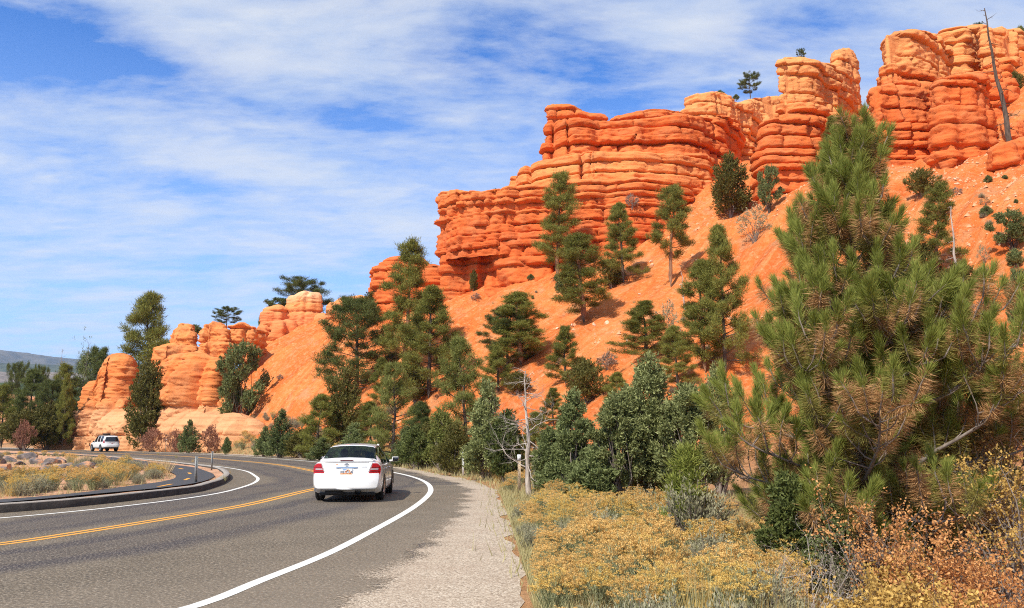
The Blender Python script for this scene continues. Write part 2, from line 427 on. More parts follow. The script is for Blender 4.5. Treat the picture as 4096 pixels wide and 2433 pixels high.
def pip(P, poly):
    x, y = P[:, 0], P[:, 1]; c = np.zeros(len(P), bool); j = len(poly) - 1
    for i in range(len(poly)):
        xi, yi = poly[i]; xj, yj = poly[j]
        c ^= ((yi > y) != (yj > y)) & (x < (xj - xi) * (y - yi) / (yj - yi + 1e-12) + xi); j = i
    return c


def pdist(P, L):
    r = np.full(len(P), 1e9); 
    for a, b in zip(L[:-1], L[1:]):
        ab = b - a; t = np.clip(((P - a) @ ab) / (ab @ ab + 1e-12), 0, 1)
        r = np.minimum(r, np.hypot(*(P - a - t[:, None] * ab).T))
    return r


# ------------------------------------------------------------------ terrain height
U = np.array([.77, .64]); U0 = 29.0
RA = np.array([-1.2, -.60, -.53, -.47, -.40, -.33, -.285, -.185, -.075, .03, .10, .175, .29, .43, .55, .66, .80, 1.2, 2.0])
RY = np.array([100, 105, 108, 112, 116, 124, 130, 122, 100, 94, 98, 104, 118, 93, 84, 80, 74, 60, 40])


def base_h(x, y):
    x = np.asarray(x, float); y = np.asarray(y, float)
    yy = np.maximum(y, 1.0)
    a = x / yy; R = np.interp(a, RA, RY); R = np.where(y < 1, 1e3, R)
    over = np.maximum(y - R, 0)
    k = np.where(y > R, R / yy, 1.0)
    t = (x * k * U[0] + y * k * U[1]) - U0
    z = .66 * 2.2 * np.log1p(np.exp(np.clip(t / 2.2, -40, 40)))
    z = np.where(t / 2.2 > 39, .66 * t, z)
    z = np.where(y < 0, 0, z * np.clip(y / 12, 0, 1))
    z = np.maximum(z - .33 * over - .004 * over ** 2, np.minimum(z, -.0))
    return z


CTRL = [(1085, 728, 87), (1200, 708, 84), (1330, 695, 80), (1450, 618, 79), (1590, 585, 79), (1660, 480, 83), (1740, 390, 95), (1700, 450, 90),
        (1790, 420, 96), (1845, 485, 71), (1900, 482, 70), (2000, 414, 72), (2090, 335, 80), (2060, 370, 78), (1890, 480, 76), (1950, 470, 77), (1780, 400, 84),
        (2150, 395, 62), (2260, 385, 62), (2330, 270, 69), (2395, 210, 74), (2340, 195, 78), (2440, 165, 76), (2220, 385, 68),
        (1640, 520, 88), (900, 748, 99), (1060, 745, 93), (720, 800, 119), (860, 775, 114), (660, 860, 108), (2480, 420, 50), (2500, 420, 55), (1700, 640, 66), (1500, 760, 62), (1200, 850, 68),
        (2350, 800, 40), (2150, 700, 48), (1900, 620, 58), (640, 980, 92), (760, 960, 86), (1000, 950, 66), (1640, 703, 64),
        (560, 1078, 86), (620, 1088, 82), (500, 1088, 92), (400, 1090, 99), (700, 1090, 75)]
CP = np.array([at(*c) for c in CTRL])
def kern(d): return np.exp(-(d / 9.0) ** 2)
_D = np.linalg.norm(CP[:, None, :2] - CP[None, :, :2], axis=2)
CW = np.linalg.solve(kern(_D) + .12 * np.eye(len(CP)), np.clip(CP[:, 2] - base_h(CP[:, 0], CP[:, 1]), -7, 7))


FLAT = np.vstack([grav[::3], [(-500, 151), (-500, -29)]]); GR3 = grav[::3]


def ground_h(x, y, detail=True):
    x = np.asarray(x, float); y = np.asarray(y, float); sh = x.shape; xf = x.ravel(); yf = y.ravel()
    z = base_h(xf, yf); c = np.zeros_like(z)
    for (cx, cy, _), w in zip(CP, CW): c += w * kern(np.hypot(xf - cx, yf - cy))
    near = (yf < 155) & (xf < 40); k_ = np.ones_like(z)
    if near.any():
        Pn = np.c_[xf[near], yf[near]]; d_ = pdist(Pn, GR3); k_[near] = np.where(pip(Pn, FLAT), 0, np.clip((d_ - .3) / 7, 0, 1) ** .8)
    z = z * k_; c = c * k_
    z0 = z
    z = z + c * np.clip(z / 3, 0, 1)
    if detail:
        u = xf * U[0] + yf * U[1]; v = -xf * U[1] + yf * U[0]
        m = np.clip((z0 - .6) / 3, 0, 1)
        z = z + m * (1.1 * fbm(v * .13, u * .04, 0 * u, 3, 3) - 1.1 * np.abs(fbm(v * .32, u * .05, 0 * u, 9, 3)) - .55 * np.abs(fbm(v * .85, u * .12, 0 * u, 29, 2)) + .30 * fbm(v * .9, u * .5, 0 * u, 19, 4))
        z = z + (1 - m) * .004 * fbm(xf * .5, yf * .5, 0 * xf, 5, 3)
    return (z - .018).reshape(sh)


def hit(px, py, lo=6, hi=200):
    d = ray(px * K, py * K); Y = np.arange(lo, hi, .25)
    g = ground_h(d[0] * Y, Y, True); zr = EYE + d[2] * Y
    i = np.nonzero(g >= zr)[0]
    Yh = Y[i[0]] if len(i) else hi
    return np.array([d[0] * Yh, Yh, float(ground_h(np.array([d[0] * Yh]), np.array([Yh]))[0])])


def onground(x, y): return float(ground_h(np.array([x]), np.array([y]))[0])


def axis(lo, hi, d, far, n):
    a = np.arange(lo, hi, d); g = np.geomspace(1, far, n)
    return np.r_[lo - g[::-1], a, a[-1] + g]
gx = axis(-75, 95, .5, 7000, 26); gy = axis(2, 150, .5, 7000, 26)
GX, GY = np.meshgrid(gx, gy)
GZ = ground_h(GX, GY)
GZ = np.where(GY > 260, np.minimum(GZ, 0) , GZ)
nx, ny = len(gx), len(gy)
idx = np.arange(nx * ny).reshape(ny, nx)
Q = np.stack([idx[:-1, :-1], idx[:-1, 1:], idx[1:, 1:], idx[1:, :-1]], -1).reshape(-1, 4)
tag(mesh_obj('ground', np.stack([GX, GY, GZ], -1).reshape(-1, 3), Q, M_soil, smooth=True), kind='structure')

# far hills and mountains beyond the valley
def far_ridge(name, pts, Y, depth, col, seed):
    m, nt, b = mat_new(name + '_cover'); P = pos(nt)
    n = noise(nt, P, 18 / depth, 8, .7)
    nt.links.new(ramp(nt, n, [(.40, col[0]), (.56, col[1])]), b.inputs['Base Color']); b.inputs['Roughness'].default_value = 1
    xs = np.linspace(pts[0][0], pts[-1][0], 130); tops = np.interp(xs, [p[0] for p in pts], [p[1] for p in pts])
    A = np.array([at(a, t, Y) for a, t in zip(xs, tops)]); V = []
    J = 26
    for j in range(J):
        f = (j / (J - 1)) * 2 - 1; prof = max(0, 1 - abs(f) ** 1.4)
        yy = Y + f * depth; z = A[:, 2] * prof * (1 + .10 * fbm(xs * .03, np.full_like(xs, j * .35), 0 * xs, seed, 4) * (prof < .98)) - 3
        V.append(np.stack([A[:, 0] * (1 + .0 * f), np.full_like(xs, yy), z], 1))
    n = len(xs); I = np.arange(n * J).reshape(J, n)
    Q = np.stack([I[:-1, :-1], I[:-1, 1:], I[1:, 1:], I[1:, :-1]], -1).reshape(-1, 4)
    return tag(mesh_obj(name, np.vstack(V), Q, m, smooth=True), kind='structure')
far_ridge('mountains', [(-900, 900), (-300, 850), (-60, 846), (60, 858), (160, 872), (300, 884), (420, 900), (700, 915), (1200, 900)], 5200, 1500, ((.05, .07, .08), (.12, .12, .11)), 3)
far_ridge('far_plateau', [(-900, 890), (-100, 882), (60, 885), (150, 888), (300, 895), (500, 910), (1200, 915)], 2900, 700, ((.03, .05, .04), (.07, .09, .06)), 8)
far_ridge('valley_plain', [(-900, 905), (-100, 910), (100, 905), (300, 912), (500, 925), (1200, 930)], 1500, 600, ((.10, .09, .08), (.24, .20, .17)), 11)
far_ridge('near_hill', [(-700, 960), (-60, 942), (40, 938), (110, 946), (200, 1000), (420, 1060)], 260, 60, ((.60, .22, .08), (.72, .34, .14)), 15)
far_ridge('wooded_rise', [(-700, 930), (-60, 921), (40, 918), (110, 922), (240, 935), (420, 1000)], 420, 70, ((.025, .045, .018), (.05, .08, .03)), 18)

# ------------------------------------------------------------------ road surfaces
def sheet(name, poly, mat, z, near=.5, far=2.5, zn=0, split=30, attrs=None):
    poly = np.array(poly)[:, :2]; n = len(poly)
    lo, hi = poly.min(0), poly.max(0)
    g1 = np.stack(np.meshgrid(np.arange(max(lo[0], -16), min(hi[0], 12), near), np.arange(max(lo[1], 2), min(hi[1], split), near)), -1).reshape(-1, 2)
    g2 = np.stack(np.meshgrid(np.arange(lo[0], hi[0], far), np.arange(lo[1], hi[1], far)), -1).reshape(-1, 2)
    g2 = g2[~((g2[:, 0] > -16) & (g2[:, 0] < 12) & (g2[:, 1] > 2) & (g2[:, 1] < split))]
    g = np.vstack([g1, g2]); g = g + rng.uniform(-.08, .08, g.shape); g = g[pip(g, poly)]
    g = g[pdist(g, np.vstack([poly, poly[:1]])) > .15]
    A = [Vector(p) for p in np.vstack([poly, g]).tolist()]
    vs, _, fs, *_ = delaunay_2d_cdt(A, [], [list(range(n))], 1, 1e-5)
    V = np.array([(v[0], v[1], z) for v in vs]); 
    if zn: V[:, 2] += zn * fbm(V[:, 0] * .9, V[:, 1] * .9, V[:, 0] * 0, 2, 3)
    at_ = {k: f(V[:, :2]) for k, f in (attrs or {}).items()}
    return mesh_obj(name, V, np.array(fs, dtype=np.int64), mat, smooth=True, attrs=at_)


def lat_of(P):
    return np.where(pip(P, np.vstack([yellow, pave[::-1]])), 1, -1) * pdist(P, yellow)
tag(sheet('road', np.vstack([foot, pave[::-1]]), M_road, 0, .4, 2.0, attrs={'lat': lat_of}), kind='structure')
gr_r = resample(grav, .35); gr_r = gr_r - normals2(gr_r) * (.30 * fbm(gr_r[:, 0] * 1.1, gr_r[:, 1] * 1.1, gr_r[:, 0] * 0, 61, 4) - .05)[:, None]
tag(sheet('gravel_shoulder', np.vstack([pave, gr_r[::-1]]), M_gravel, -.012, .6, 3), kind='structure')
# loose gravel thinning out over the asphalt's edge
M_loose = M_gravel.copy(); M_loose.name = 'loose_gravel_mix'; nt = M_loose.node_tree; bs = nt.nodes['Principled BSDF']
P = pos(nt); ga = nt.nodes.new('ShaderNodeAttribute'); ga.attribute_name = 'cover'
k_ = math_(nt, 'ADD', math_(nt, 'MULTIPLY', noise(nt, P, 1.0, 3, .5), .38), math_(nt, 'MULTIPLY', noise(nt, P, 21, 4, .85), .62))
on = math_(nt, 'LESS_THAN', math_(nt, 'ADD', math_(nt, 'MULTIPLY', k_, 2.4), -.58), ga.outputs['Fac'])
tb = nt.nodes.new('ShaderNodeBsdfTransparent'); mx = nt.nodes.new('ShaderNodeMixShader')
nt.links.new(on, mx.inputs[0]); nt.links.new(tb.outputs[0], mx.inputs[1]); nt.links.new(bs.outputs[0], mx.inputs[2]); nt.links.new(mx.outputs[0], nt.nodes['Material Output'].inputs[0])
pv = resample(pave, .4); nl = normals2(pv); n = len(pv)
OF = (1.5, 1.0, .5, 0, -.5)
V = np.vstack([np.c_[pv + nl * o, np.full(n, zz_)] for o, zz_ in zip(OF, (.005, .005, .005, .003, -.0125))]); cov_ = np.repeat([-.1, .2, .5, .85, 1.2], n)
Qs = np.array([(r * n + i, r * n + n + i, r * n + n + i + 1, r * n + i + 1) for r in range(4) for i in range(n - 1)])
tag(mesh_obj('loose_gravel', V, Qs, M_loose, attrs={'cover': cov_}), kind='structure')


def strip(name, P, w, z, mat, lateral=0, d=.35):
    P = resample(P, d); N = normals2(P)
    a = P + N * (lateral + w / 2); b = P + N * (lateral - w / 2); n = len(P)
    V = np.vstack([np.c_[a, np.full(n, z)], np.c_[b, np.full(n, z)]])
    return V, np.array([(i, i + n, i + n + 1, i + 1) for i in range(n - 1)])
tag(mesh_obj('edge_line', *strip('', outw, .17, .004, 0), M_white), kind='structure')
tag(mesh_obj('edge_line', *strip('', inw, .13, .004, 0), M_white), kind='structure')
V1, F1 = strip('', yellow, .12, .004, 0, .115); V2, F2 = strip('', yellow, .12, .004, 0, -.115)
tag(mesh_obj('centre_line', np.vstack([V1, V2]), np.vstack([F1, F2 + len(V1)]), M_yel), kind='structure')

# curb
P = resample(foot, .3); N = normals2(P); n = len(P)
dtip = np.arange(n) * .3
tipi = int(np.argmin(np.hypot(P[:, 0] - S((880, 1884))[0], P[:, 1] - S((880, 1884))[1])))
hgt = np.interp(np.arange(n), [0, tipi, tipi + 60, tipi + 160, n], [.195, .195, .15, .03, .02])
wob = .018 * fbm(P[:, 0] * 1.1, P[:, 1] * 1.1, P[:, 0] * 0, 4, 4)
prof = [(0, 0), (.03, .85), (.06, 1), (.27, 1.0), (.30, .85), (.30, 0)]
V = np.vstack([np.c_[P + N * (o + wob)[:, None], hgt * hh - (.02 if hh == 0 else 0) + (wob * .6 if hh else 0)] for o, hh in prof])
Q = np.array([(k * n + i, k * n + i + 1, (k + 1) * n + i + 1, (k + 1) * n + i) for k in range(5) for i in range(n - 1)])
tag(mesh_obj('curb', V, Q, M_curb), kind='structure')
inner = P + N * .29
verge_poly = np.vstack([inner, [(-150, 150), (-150, -7)]])
tag(sheet('verge', verge_poly, M_verge, .11, .5, 2.2, .045), kind='structure')
path_in = catmull([(-52, -5.5), (-38, 2), (-28, 9)] + [S(p) for p in ((0, 2025), (300, 1997), (500, 1968), (628, 1949), (690, 1934), (696, 1912), (580, 1876), (420, 1846), (340, 1832))] + [(-60, 84), (-84, 100)])
path_out = catmull([(-51, -6.3), (-37.5, 1.2), (-27.5, 8.2)] + [S(p) for p in ((0, 2038), (300, 2008), (700, 1966), (790, 1950), (846, 1930), (854, 1914), (820, 1898), (780, 1884), (668, 1868), (580, 1855), (372, 1831.5))] + [(-57, 86), (-82, 102)])
tag(sheet('bike_path', np.vstack([path_in, path_out[::-1]]), M_path, .165, .6, 3), kind='structure')
dv, df = [], []
for p, q in (((520, 1855), (560, 1859)), ((714, 1887), (734, 1892)), ((754, 1907), (762, 1914)), ((738, 1940), (754, 1932)), ((632, 1969), (665, 1962)), ((400, 1843), (420, 1845))):
    a = np.array(S(p)); b = np.array(S(q)); t = (b - a); t /= np.linalg.norm(t); b = a + t * 1.4; nn = np.array([-t[1], t[0]]) * .06
    k = len(dv); dv += [(*(a - nn), .170), (*(b - nn), .170), (*(b + nn), .170), (*(a + nn), .170)]; df.append((k, k + 1, k + 2, k + 3))
tag(mesh_obj('path_dashes', dv, df, M_yel), kind='structure')

# ------------------------------------------------------------------ rocks
class Beds:
    """horizontal strata: bed limits, how far each bed stands out, shared by every cliff so that the beds line up"""
    def __init__(s, seed, z0, z1, thick, thin_zones=()):
        r = np.random.default_rng(seed); z = z0; s.lim = [z]; s.out = []; s.rec = []
        while z < z1:
            th = r.uniform(.4, 1.8) * thick
            for a, b, t in thin_zones:
                if a < z < b: th = r.uniform(.6, 1.4) * t
            z += th; s.lim.append(z); s.out.append(r.uniform(-.38, .34)); s.rec.append(.14 + 1.05 * r.uniform(0, 1) ** 1.9)
        s.lim = np.array(s.lim); s.out = np.array(s.out + [0]); s.rec = np.array(s.rec + [.5])
    def __call__(s, z):
        k = np.clip(np.searchsorted(s.lim, z) - 1, 0, len(s.lim) - 2)
        f = np.clip((z - s.lim[k]) / (s.lim[k + 1] - s.lim[k]), 0, 1); return k, f


def rock_geo(spine, zb, beds, rec=.5, lobe=(.9, .12), rough=.24, batter=.1, prof=None, top=1.0, ds=.17, dz=.105, seed=1, joints=3.0, dip=0.0, tip_n=10, flat=0.0, block=.13):
    """closed rock body grown round a plan spine of (x, y, ztop, halfwidth) points"""
    S_ = resample(catmull(np.array(spine, float), 8), ds)
    N = normals2(S_); n = len(S_)
    ends = []
    for e, sg in ((0, -1), (n - 1, 1)):
        a0 = math.atan2(N[e][1], N[e][0])
        ends.append([(e, a0 + (math.pi * (j + 1) / (tip_n + 1)) * (1 if sg < 0 else -1)) for j in range(tip_n)])
    idx = list(range(n)); 
    C = [(i, N[i][0], N[i][1]) for i in idx] + [(e, math.cos(a), math.sin(a)) for e, a in ends[1]] + \
        [(i, -N[i][0], -N[i][1]) for i in idx[::-1]] + [(e, -math.cos(a + math.pi) if 0 else math.cos(a), math.sin(a)) for e, a in ends[0][::-1]]
    C = np.array(C); si = C[:, 0].astype(int); nx_, ny_ = C[:, 1], C[:, 2]
    sx, sy, zt, hw = S_[si, 0], S_[si, 1], S_[si, 2], S_[si, 3]
    zmax = zt.max(); rows = max(6, int((zmax - zb) / dz)); m = len(C)
    t = np.linspace(0, 1, rows)[:, None]
    ztj = zt + .25 * fbm(sx * .5, sy * .5, sx * 0, seed + 5, 3) * min(1, top)
    Z = zb + t * (ztj - zb)[None, :]
    hwr = hw[None, :] * np.ones_like(Z)
    bx = sx + nx_ * hw; by = sy + ny_ * hw
    if prof is not None: hwr = hwr * np.interp(t, [p[0] for p in prof], [p[1] for p in prof])
    off = -batter * (Z - zb)
    n_ = fbm(bx * lobe[1], by * lobe[1], Z * .02, seed, 2); n2_ = fbm(bx * lobe[1] * 3.1, by * lobe[1] * 3.1, Z * .06, seed + 40, 2)
    off = off + lobe[0] * (2.6 * np.abs(n_) - .55) + lobe[0] * .30 * (2.2 * np.abs(n2_) - .5)
    zz = Z + dip * sx + .26 * fbm(bx * .10, by * .10, Z * .05, seed + 3, 2) + .05 * fbm(bx * .6, by * .6, Z * .1, 77, 2)
    k, f = beds(zz)
    pf = 1 - np.where(f > .55, np.abs((f - .55) / .45) ** 7, np.abs((.55 - f) / .55) ** 9)
    arc = np.cumsum(np.r_[0, np.hypot(np.diff(bx), np.diff(by))])[None, :] + 0 * Z
    # every bed is broken into blocks by joints; joints wander from bed to bed
    js = joints * (.7 + .6 * hash3(k, k * 0, k * 0, seed))
    jw = arc / js + 3.7 * hash3(k, k * 0, k * 0 + 3, seed) + .35 * fbm(bx * .3, by * .3, Z * .3, seed + 8, 2)
    jc = np.floor(jw).astype(np.int64); jf = jw - jc
    jd = np.minimum(jf, 1 - jf) * js
    wide = hash3(jc, k, k * 0, seed + 4)
    cut = np.exp(-(jd / .13) ** 2) * (.04 + .55 * wide ** 4)
    blk = (hash3(jc, k, k * 0 + 1, seed + 9) - .5) * 2 * block
    off = off + beds.out[k] * (rec / .5) + blk + rec * 2.1 * beds.rec[k] * (np.clip(pf, -.2, 1) - 1) * (.55 + .9 * np.clip(.5 + fbm(bx * .25, by * .25, Z * .2, seed + 31, 2), 0, 1)) - cut
    # deep vertical clefts running through all beds
    cl = fbm(bx * .22, by * .22, Z * .02, seed + 12, 2)
    off = off - 1.3 * np.exp(-(cl / .035) ** 2) * np.clip(lobe[0], 0, 1.2) * .8
    off = off + .7 * rough * fbm(bx * 1.3, by * 1.3, Z * 1.6, seed + 2, 5, .62) - rough * 1.2 * np.abs(fbm(bx * .45, by * .45, Z * .8, seed + 21, 3)) + rough * .5 * fbm(bx * 3.3, by * 3.3, Z * 3.3, seed + 2, 3)
    off = off + rough * .9 * (np.abs(fbm(bx * 1.8, by * 1.8, Z * 2.6, seed + 51, 3)) - .22) + rough * .25 * (hash3((arc / .34).astype(np.int64), (zz / .28).astype(np.int64), k * 0, seed) - .5)
    r = np.maximum(hwr + off, hw[None, :] * .12)
    # round the shoulders
    rr = np.minimum(top, (ztj - zb) * .5)[None, :]
    q = np.clip((Z - (ztj[None, :] - rr)) / np.maximum(rr, .01), 0, 1)
    r = r * (1 - (1 - flat) * .45 * q ** 2.2)
    X = sx + nx_ * r; Y = sy + ny_ * r
    V = [np.stack([X, Y, Z], -1).reshape(-1, 3)]
    last = np.stack([X[-1], Y[-1], Z[-1]], 1)
    for q in (.75, .5, .25, .02):
        c = np.stack([sx + (last[:, 0] - sx) * q, sy + (last[:, 1] - sy) * q, ztj + (1 - q) * .12 * top + .18 * fbm(sx * 1.3 + q, sy * 1.3, q * 3 + sx * 0, seed + 6, 3)], 1)
        V.append(c); rows += 1
    V = np.vstack(V); I = np.arange(rows * m).reshape(rows, m); J = np.roll(I, -1, 1)
    Q = np.stack([I[:-1], I[1:], J[1:], J[:-1]], -1).reshape(-1, 4)
    return V, Q


def rock(name, spine, zb, mat, beds, parent=None, **kw):
    sp = [(*at(px, py, Y)[:2], at(px, py, Y)[2], hw) for px, py, Y, hw in spine]
    V, Q = rock_geo(sp, zb, beds, **kw)
    o = mesh_obj(name, V, Q, mat, parent, smooth=False)
    return o


def smooth_by_angle(o, ang=40):
    me = o.data; me.polygons.foreach_set('use_smooth', np.ones(len(me.polygons), bool))


BED = Beds(5, -2, 60, 1.25, ((24.5, 27.2, .6), (31.6, 33.6, .45), (17.5, 24, .95)))
BEDT = Beds(9, -2, 60, 1.25, ((30, 34, .6), (22, 24, .6)))
BLOCKY = Beds(12, -2, 40, 2.6)

# main fin: three tiers, the lower ones reaching further left
c1 = empty('layered_cliff', (0, 0, 0)); tag(c1, 'tallest stepped red cliff at the centre with a pale ledge on its left shoulder', 'cliff')
rock('lower_tier', [(1120, 478, 88, 3.0), (1180, 482, 88, 4.5), (1260, 480, 87, 6), (1400, 470, 86, 7), (1560, 470, 86, 7), (1650, 470, 89, 6), (1690, 480, 93, 5)], 6, M_main, BED, c1,
     seed=11, lobe=(1.3, .13), batter=.085, rec=.62, top=.5, flat=.7, joints=4.2)
rock('middle_tier', [(1262, 432, 90, 2.2), (1330, 408, 89, 5), (1450, 400, 89, 6.5), (1560, 398, 88, 6.5), (1660, 400, 92, 6), (1700, 420, 96, 5)], 14, M_main, BED, c1,
     seed=12, lobe=(1.1, .14), batter=.05, rec=.62, top=.8, flat=.4, joints=4)
rock('upper_tier', [(1345, 310, 90, 1.6), (1380, 312, 90, 3.4), (1480, 318, 90.5, 5.2), (1600, 312, 91, 5.4), (1680, 305, 94, 5.2), (1730, 300, 99, 5)], 20, M_main, BED, c1,
     seed=13, lobe=(1.2, .15), batter=.035, rec=.7, top=.5, flat=.7, joints=3.6)
rock('crest_block', [(1350, 256, 90, 1.3), (1392, 262, 90, 1.7), (1420, 275, 90, 1.4), (1470, 283, 90.4, 1.3)], 27.5, M_main, BED, c1, seed=14, lobe=(.4, .3), batter=.03, rec=.55, top=.6, joints=2)
rock('crest_block', [(1514, 286, 90, 1.5), (1560, 278, 90.5, 2.4), (1630, 284, 91, 2.6), (1664, 300, 93, 2)], 27.5, M_main, BED, c1, seed=15, lobe=(.4, .3), batter=.03, rec=.6, top=.6, joints=2.2)
rock('ledge_cap', [(1092, 470, 87, 1.0), (1130, 474, 86.5, 2.4), (1180, 478, 86, 3.0), (1240, 472, 86, 3.2)], 20.2, M_main, BED, c1, seed=16, lobe=(.4, .4), batter=0, rec=.4, top=.4, joints=1.2, block=.3)
# right shoulder with pale crest
c2 = empty('layered_cliff'); tag(c2, 'recessed red cliff with a pale toothed crest between the tallest cliff and the barrel-shaped one', 'cliff')
rock('face', [(1650, 290, 101, 3), (1712, 270, 99, 3.6), (1760, 262, 101, 4), (1820, 247, 106, 4), (1880, 238, 108, 3)], 18, M_up, BED, c2, seed=22, lobe=(1.2, .2), batter=.06, rec=.6, top=.5, flat=.5, joints=2.6)
rock('crest_block', [(1702, 234, 98.5, 1.5), (1724, 230, 99, 2.0), (1760, 240, 100.5, 2.2)], 29, M_up, BEDT, c2, seed=23, lobe=(.4, .4), batter=.03, rec=.4, top=.4, joints=1.6)
rock('crest_block', [(1678, 268, 98, 1.3), (1694, 266, 98, 1.3)], 29, M_up, BEDT, c2, seed=24, lobe=(.3, .4), batter=.03, rec=.4, top=.4)
rock('crest_block', [(1636, 276, 94, 1.3), (1652, 274, 94, 1.3)], 28, M_main, BEDT, c2, seed=25, lobe=(.3, .4), batter=.03, rec=.4, top=.4)
# barrel buttress
c3 = empty('layered_cliff'); tag(c3, 'barrel-shaped red cliff with a rounded knob standing on the right end of its top', 'cliff')
rock('lower_tier', [(1884, 300, 73, 3.0), (1926, 296, 74, 4.0), (1976, 300, 78, 4.0), (2026, 300, 85, 3.2), (2056, 290, 92, 3)], 10, M_up, BED, c3, seed=31, lobe=(.75, .16), batter=.07, rec=.66, top=.8, flat=.5, joints=8)
rock('upper_tier', [(1911, 148, 78, 1.6), (1941, 146, 79, 2.8), (1986, 158, 82, 3.0), (2036, 172, 88, 3.0), (2061, 176, 95, 2.6)], 20, M_up, BED, c3, seed=32, lobe=(.6, .2), batter=.05, rec=.5, top=1, joints=2.6)
rock('knob', [(2038, 132, 86, 1.1), (2054, 120, 88, 1.7), (2064, 140, 93, 1.6)], 30, M_up, BEDT, c3, seed=33, lobe=(.4, .3), batter=.05, rec=.35, top=1.6, joints=2)
# upper right cliff
c4 = empty('layered_cliff'); tag(c4, 'highest red cliff at the upper right, wide at its foot with a pale ribbed crest', 'cliff')
rock('lower_tier', [(2138, 215, 66, 2.4), (2178, 205, 68, 4.0), (2230, 215, 73, 4.0), (2272, 230, 79, 3.0)], 10, M_up, BED, c4, seed=41, lobe=(.8, .16), batter=.08, rec=.66, top=.8, flat=.5, joints=6)
rock('upper_tier', [(2164, 86, 69, 1.7), (2198, 80, 71, 2.9), (2248, 92, 75, 3.2), (2304, 100, 80, 2.6)], 18, M_up, BED, c4, seed=42, lobe=(.8, .2), batter=.05, rec=.5, top=.9, joints=2.8)
rock('crest_block', [(2318, 80, 77, 1.6), (2340, 70, 79, 2.2), (2372, 76, 82, 2.0)], 36, M_up, BEDT, c4, seed=43, lobe=(.5, .4), batter=.03, rec=.4, top=.6, joints=1.6)
rock('back_wall', [(2340, 88, 86, 3), (2400, 86, 84, 3.4), (2440, 84, 82, 3.4)], 24, M_up, BEDT, c4, seed=44, lobe=(1.2, .22), batter=.06, rec=.45, top=.7, joints=2.4)
rock('end_knob', [(2415, 76, 74, 2.0), (2440, 74, 75, 2.4), (2462, 82, 78, 2.0)], 26, M_up, BEDT, c4, seed=45, lobe=(.8, .3), batter=.08, rec=.45, top=.8, joints=2)
rock('foot_block', [(2290, 196, 62, 1.6), (2330, 188, 63, 2.4), (2366, 182, 66, 1.8)], 22, M_up, BEDT, c4, seed=46, lobe=(.5, .3), batter=.05, rec=.45, top=.8, joints=2)
rock('foot_block', [(2410, 150, 66, 1.3), (2440, 146, 67, 1.6)], 24, M_up, BEDT, c4, seed=47, lobe=(.5, .3), batter=.05, rec=.45, top=.8, joints=2)
# small layered outcrop on the slope at the right edge
c5 = empty('layered_outcrop'); tag(c5, 'low banded pale orange outcrop in the open slope at the right edge', 'rock')
rock('slab', [(2452, 352, 56, 1.4), (2520, 330, 58, 2.4), (2640, 320, 62, 3)], 14, M_up, BEDT, c5, seed=51, lobe=(.5, .3), batter=.05, rec=.45, top=.6, joints=2.2)
rock('slab', [(2475, 305, 60, 1.0), (2530, 280, 62, 2.2), (2640, 260, 66, 3)], 18, M_up, BEDT, c5, seed=52, lobe=(.5, .3), batter=.05, rec=.45, top=.6, joints=2.2)
# low stepped cliff left of the main fin
c6 = empty('layered_cliff'); tag(c6, 'low rounded red cliff left of the tallest one, with a wooded pine in front', 'cliff')
c6['label'] = 'low rounded deep red cliff behind the tall ragged pine, left of the tallest cliff'
rock('lower_tier', [(922, 672, 100, 1.6), (945, 660, 99, 3.2), (1000, 655, 97, 4.6), (1060, 660, 96, 4.0)], 8, M_low, BED, c6, seed=61, lobe=(.7, .2), batter=.03, rec=.6, top=.7, flat=.3, joints=3.2)
rock('upper_tier', [(950, 640, 99, 1.8), (985, 628, 98, 3.0), (1025, 630, 98, 2.8), (1050, 646, 98, 1.6)], 16.5, M_low, BED, c6, seed=62, lobe=(.6, .2), batter=.04, rec=.55, top=.8, joints=3)
rock('skirt', [(1066, 700, 92, 2.4), (1120, 700, 91, 2.6)], 8, M_low, BED, c6, seed=63, lobe=(.7, .2), batter=.07, rec=.5, top=.8, joints=3)
rock('skirt', [(880, 732, 103, 1.6), (930, 728, 101, 2.8), (1000, 722, 99, 2.5)], 8, M_low, BLOCKY, c6, seed=64, lobe=(.7, .2), batter=.05, rec=.3, top=.8, joints=3)
# hoodoo group
c7 = empty('hoodoo_group'); tag(c7, 'fluted pale-topped hoodoo tower with lower knobs on the ridge skyline', 'hoodoo')
sm = dict(rough=.18, joints=9, block=.1)
rock('tower', [(722, 722, 121, 1.5), (745, 712, 121, 2.2), (762, 716, 121, 1.5)], 15, M_hoo, BLOCKY, c7, seed=71, lobe=(.7, .5), batter=.02, rec=.15, top=.7, flat=.4, prof=[(0, 1.15), (.2, .98), (.45, 1.0), (1, .9)], **sm)
rock('knob', [(662, 754, 120, 1.2), (678, 748, 120, 1.3)], 15, M_hoo, BLOCKY, c7, seed=72, lobe=(.5, .5), batter=.0, rec=.25, top=1.0, **sm)
rock('knob', [(700, 752, 121, 1.3), (718, 762, 121, 1.0)], 15, M_hoo, BLOCKY, c7, seed=73, lobe=(.6, .6), batter=.0, rec=.25, top=1.0, **sm)
rock('foot', [(648, 792, 118, 1.3), (672, 786, 118, 1.4), (700, 784, 119, 1.4)], 12, M_hoo, BLOCKY, c7, seed=74, lobe=(.6, .6), batter=.0, rec=.25, top=1.3, **sm)
rock('knob', [(786, 766, 120, 1.2), (800, 770, 120, 1.0)], 14, M_hoo, BLOCKY, c7, seed=75, lobe=(.6, .6), batter=.0, rec=.2, top=1.3, **sm)
c8 = empty('rock_pinnacles'); tag(c8, 'ragged fluted pinnacles on the ridge between the hoodoo tower and the low red cliff', 'rock')
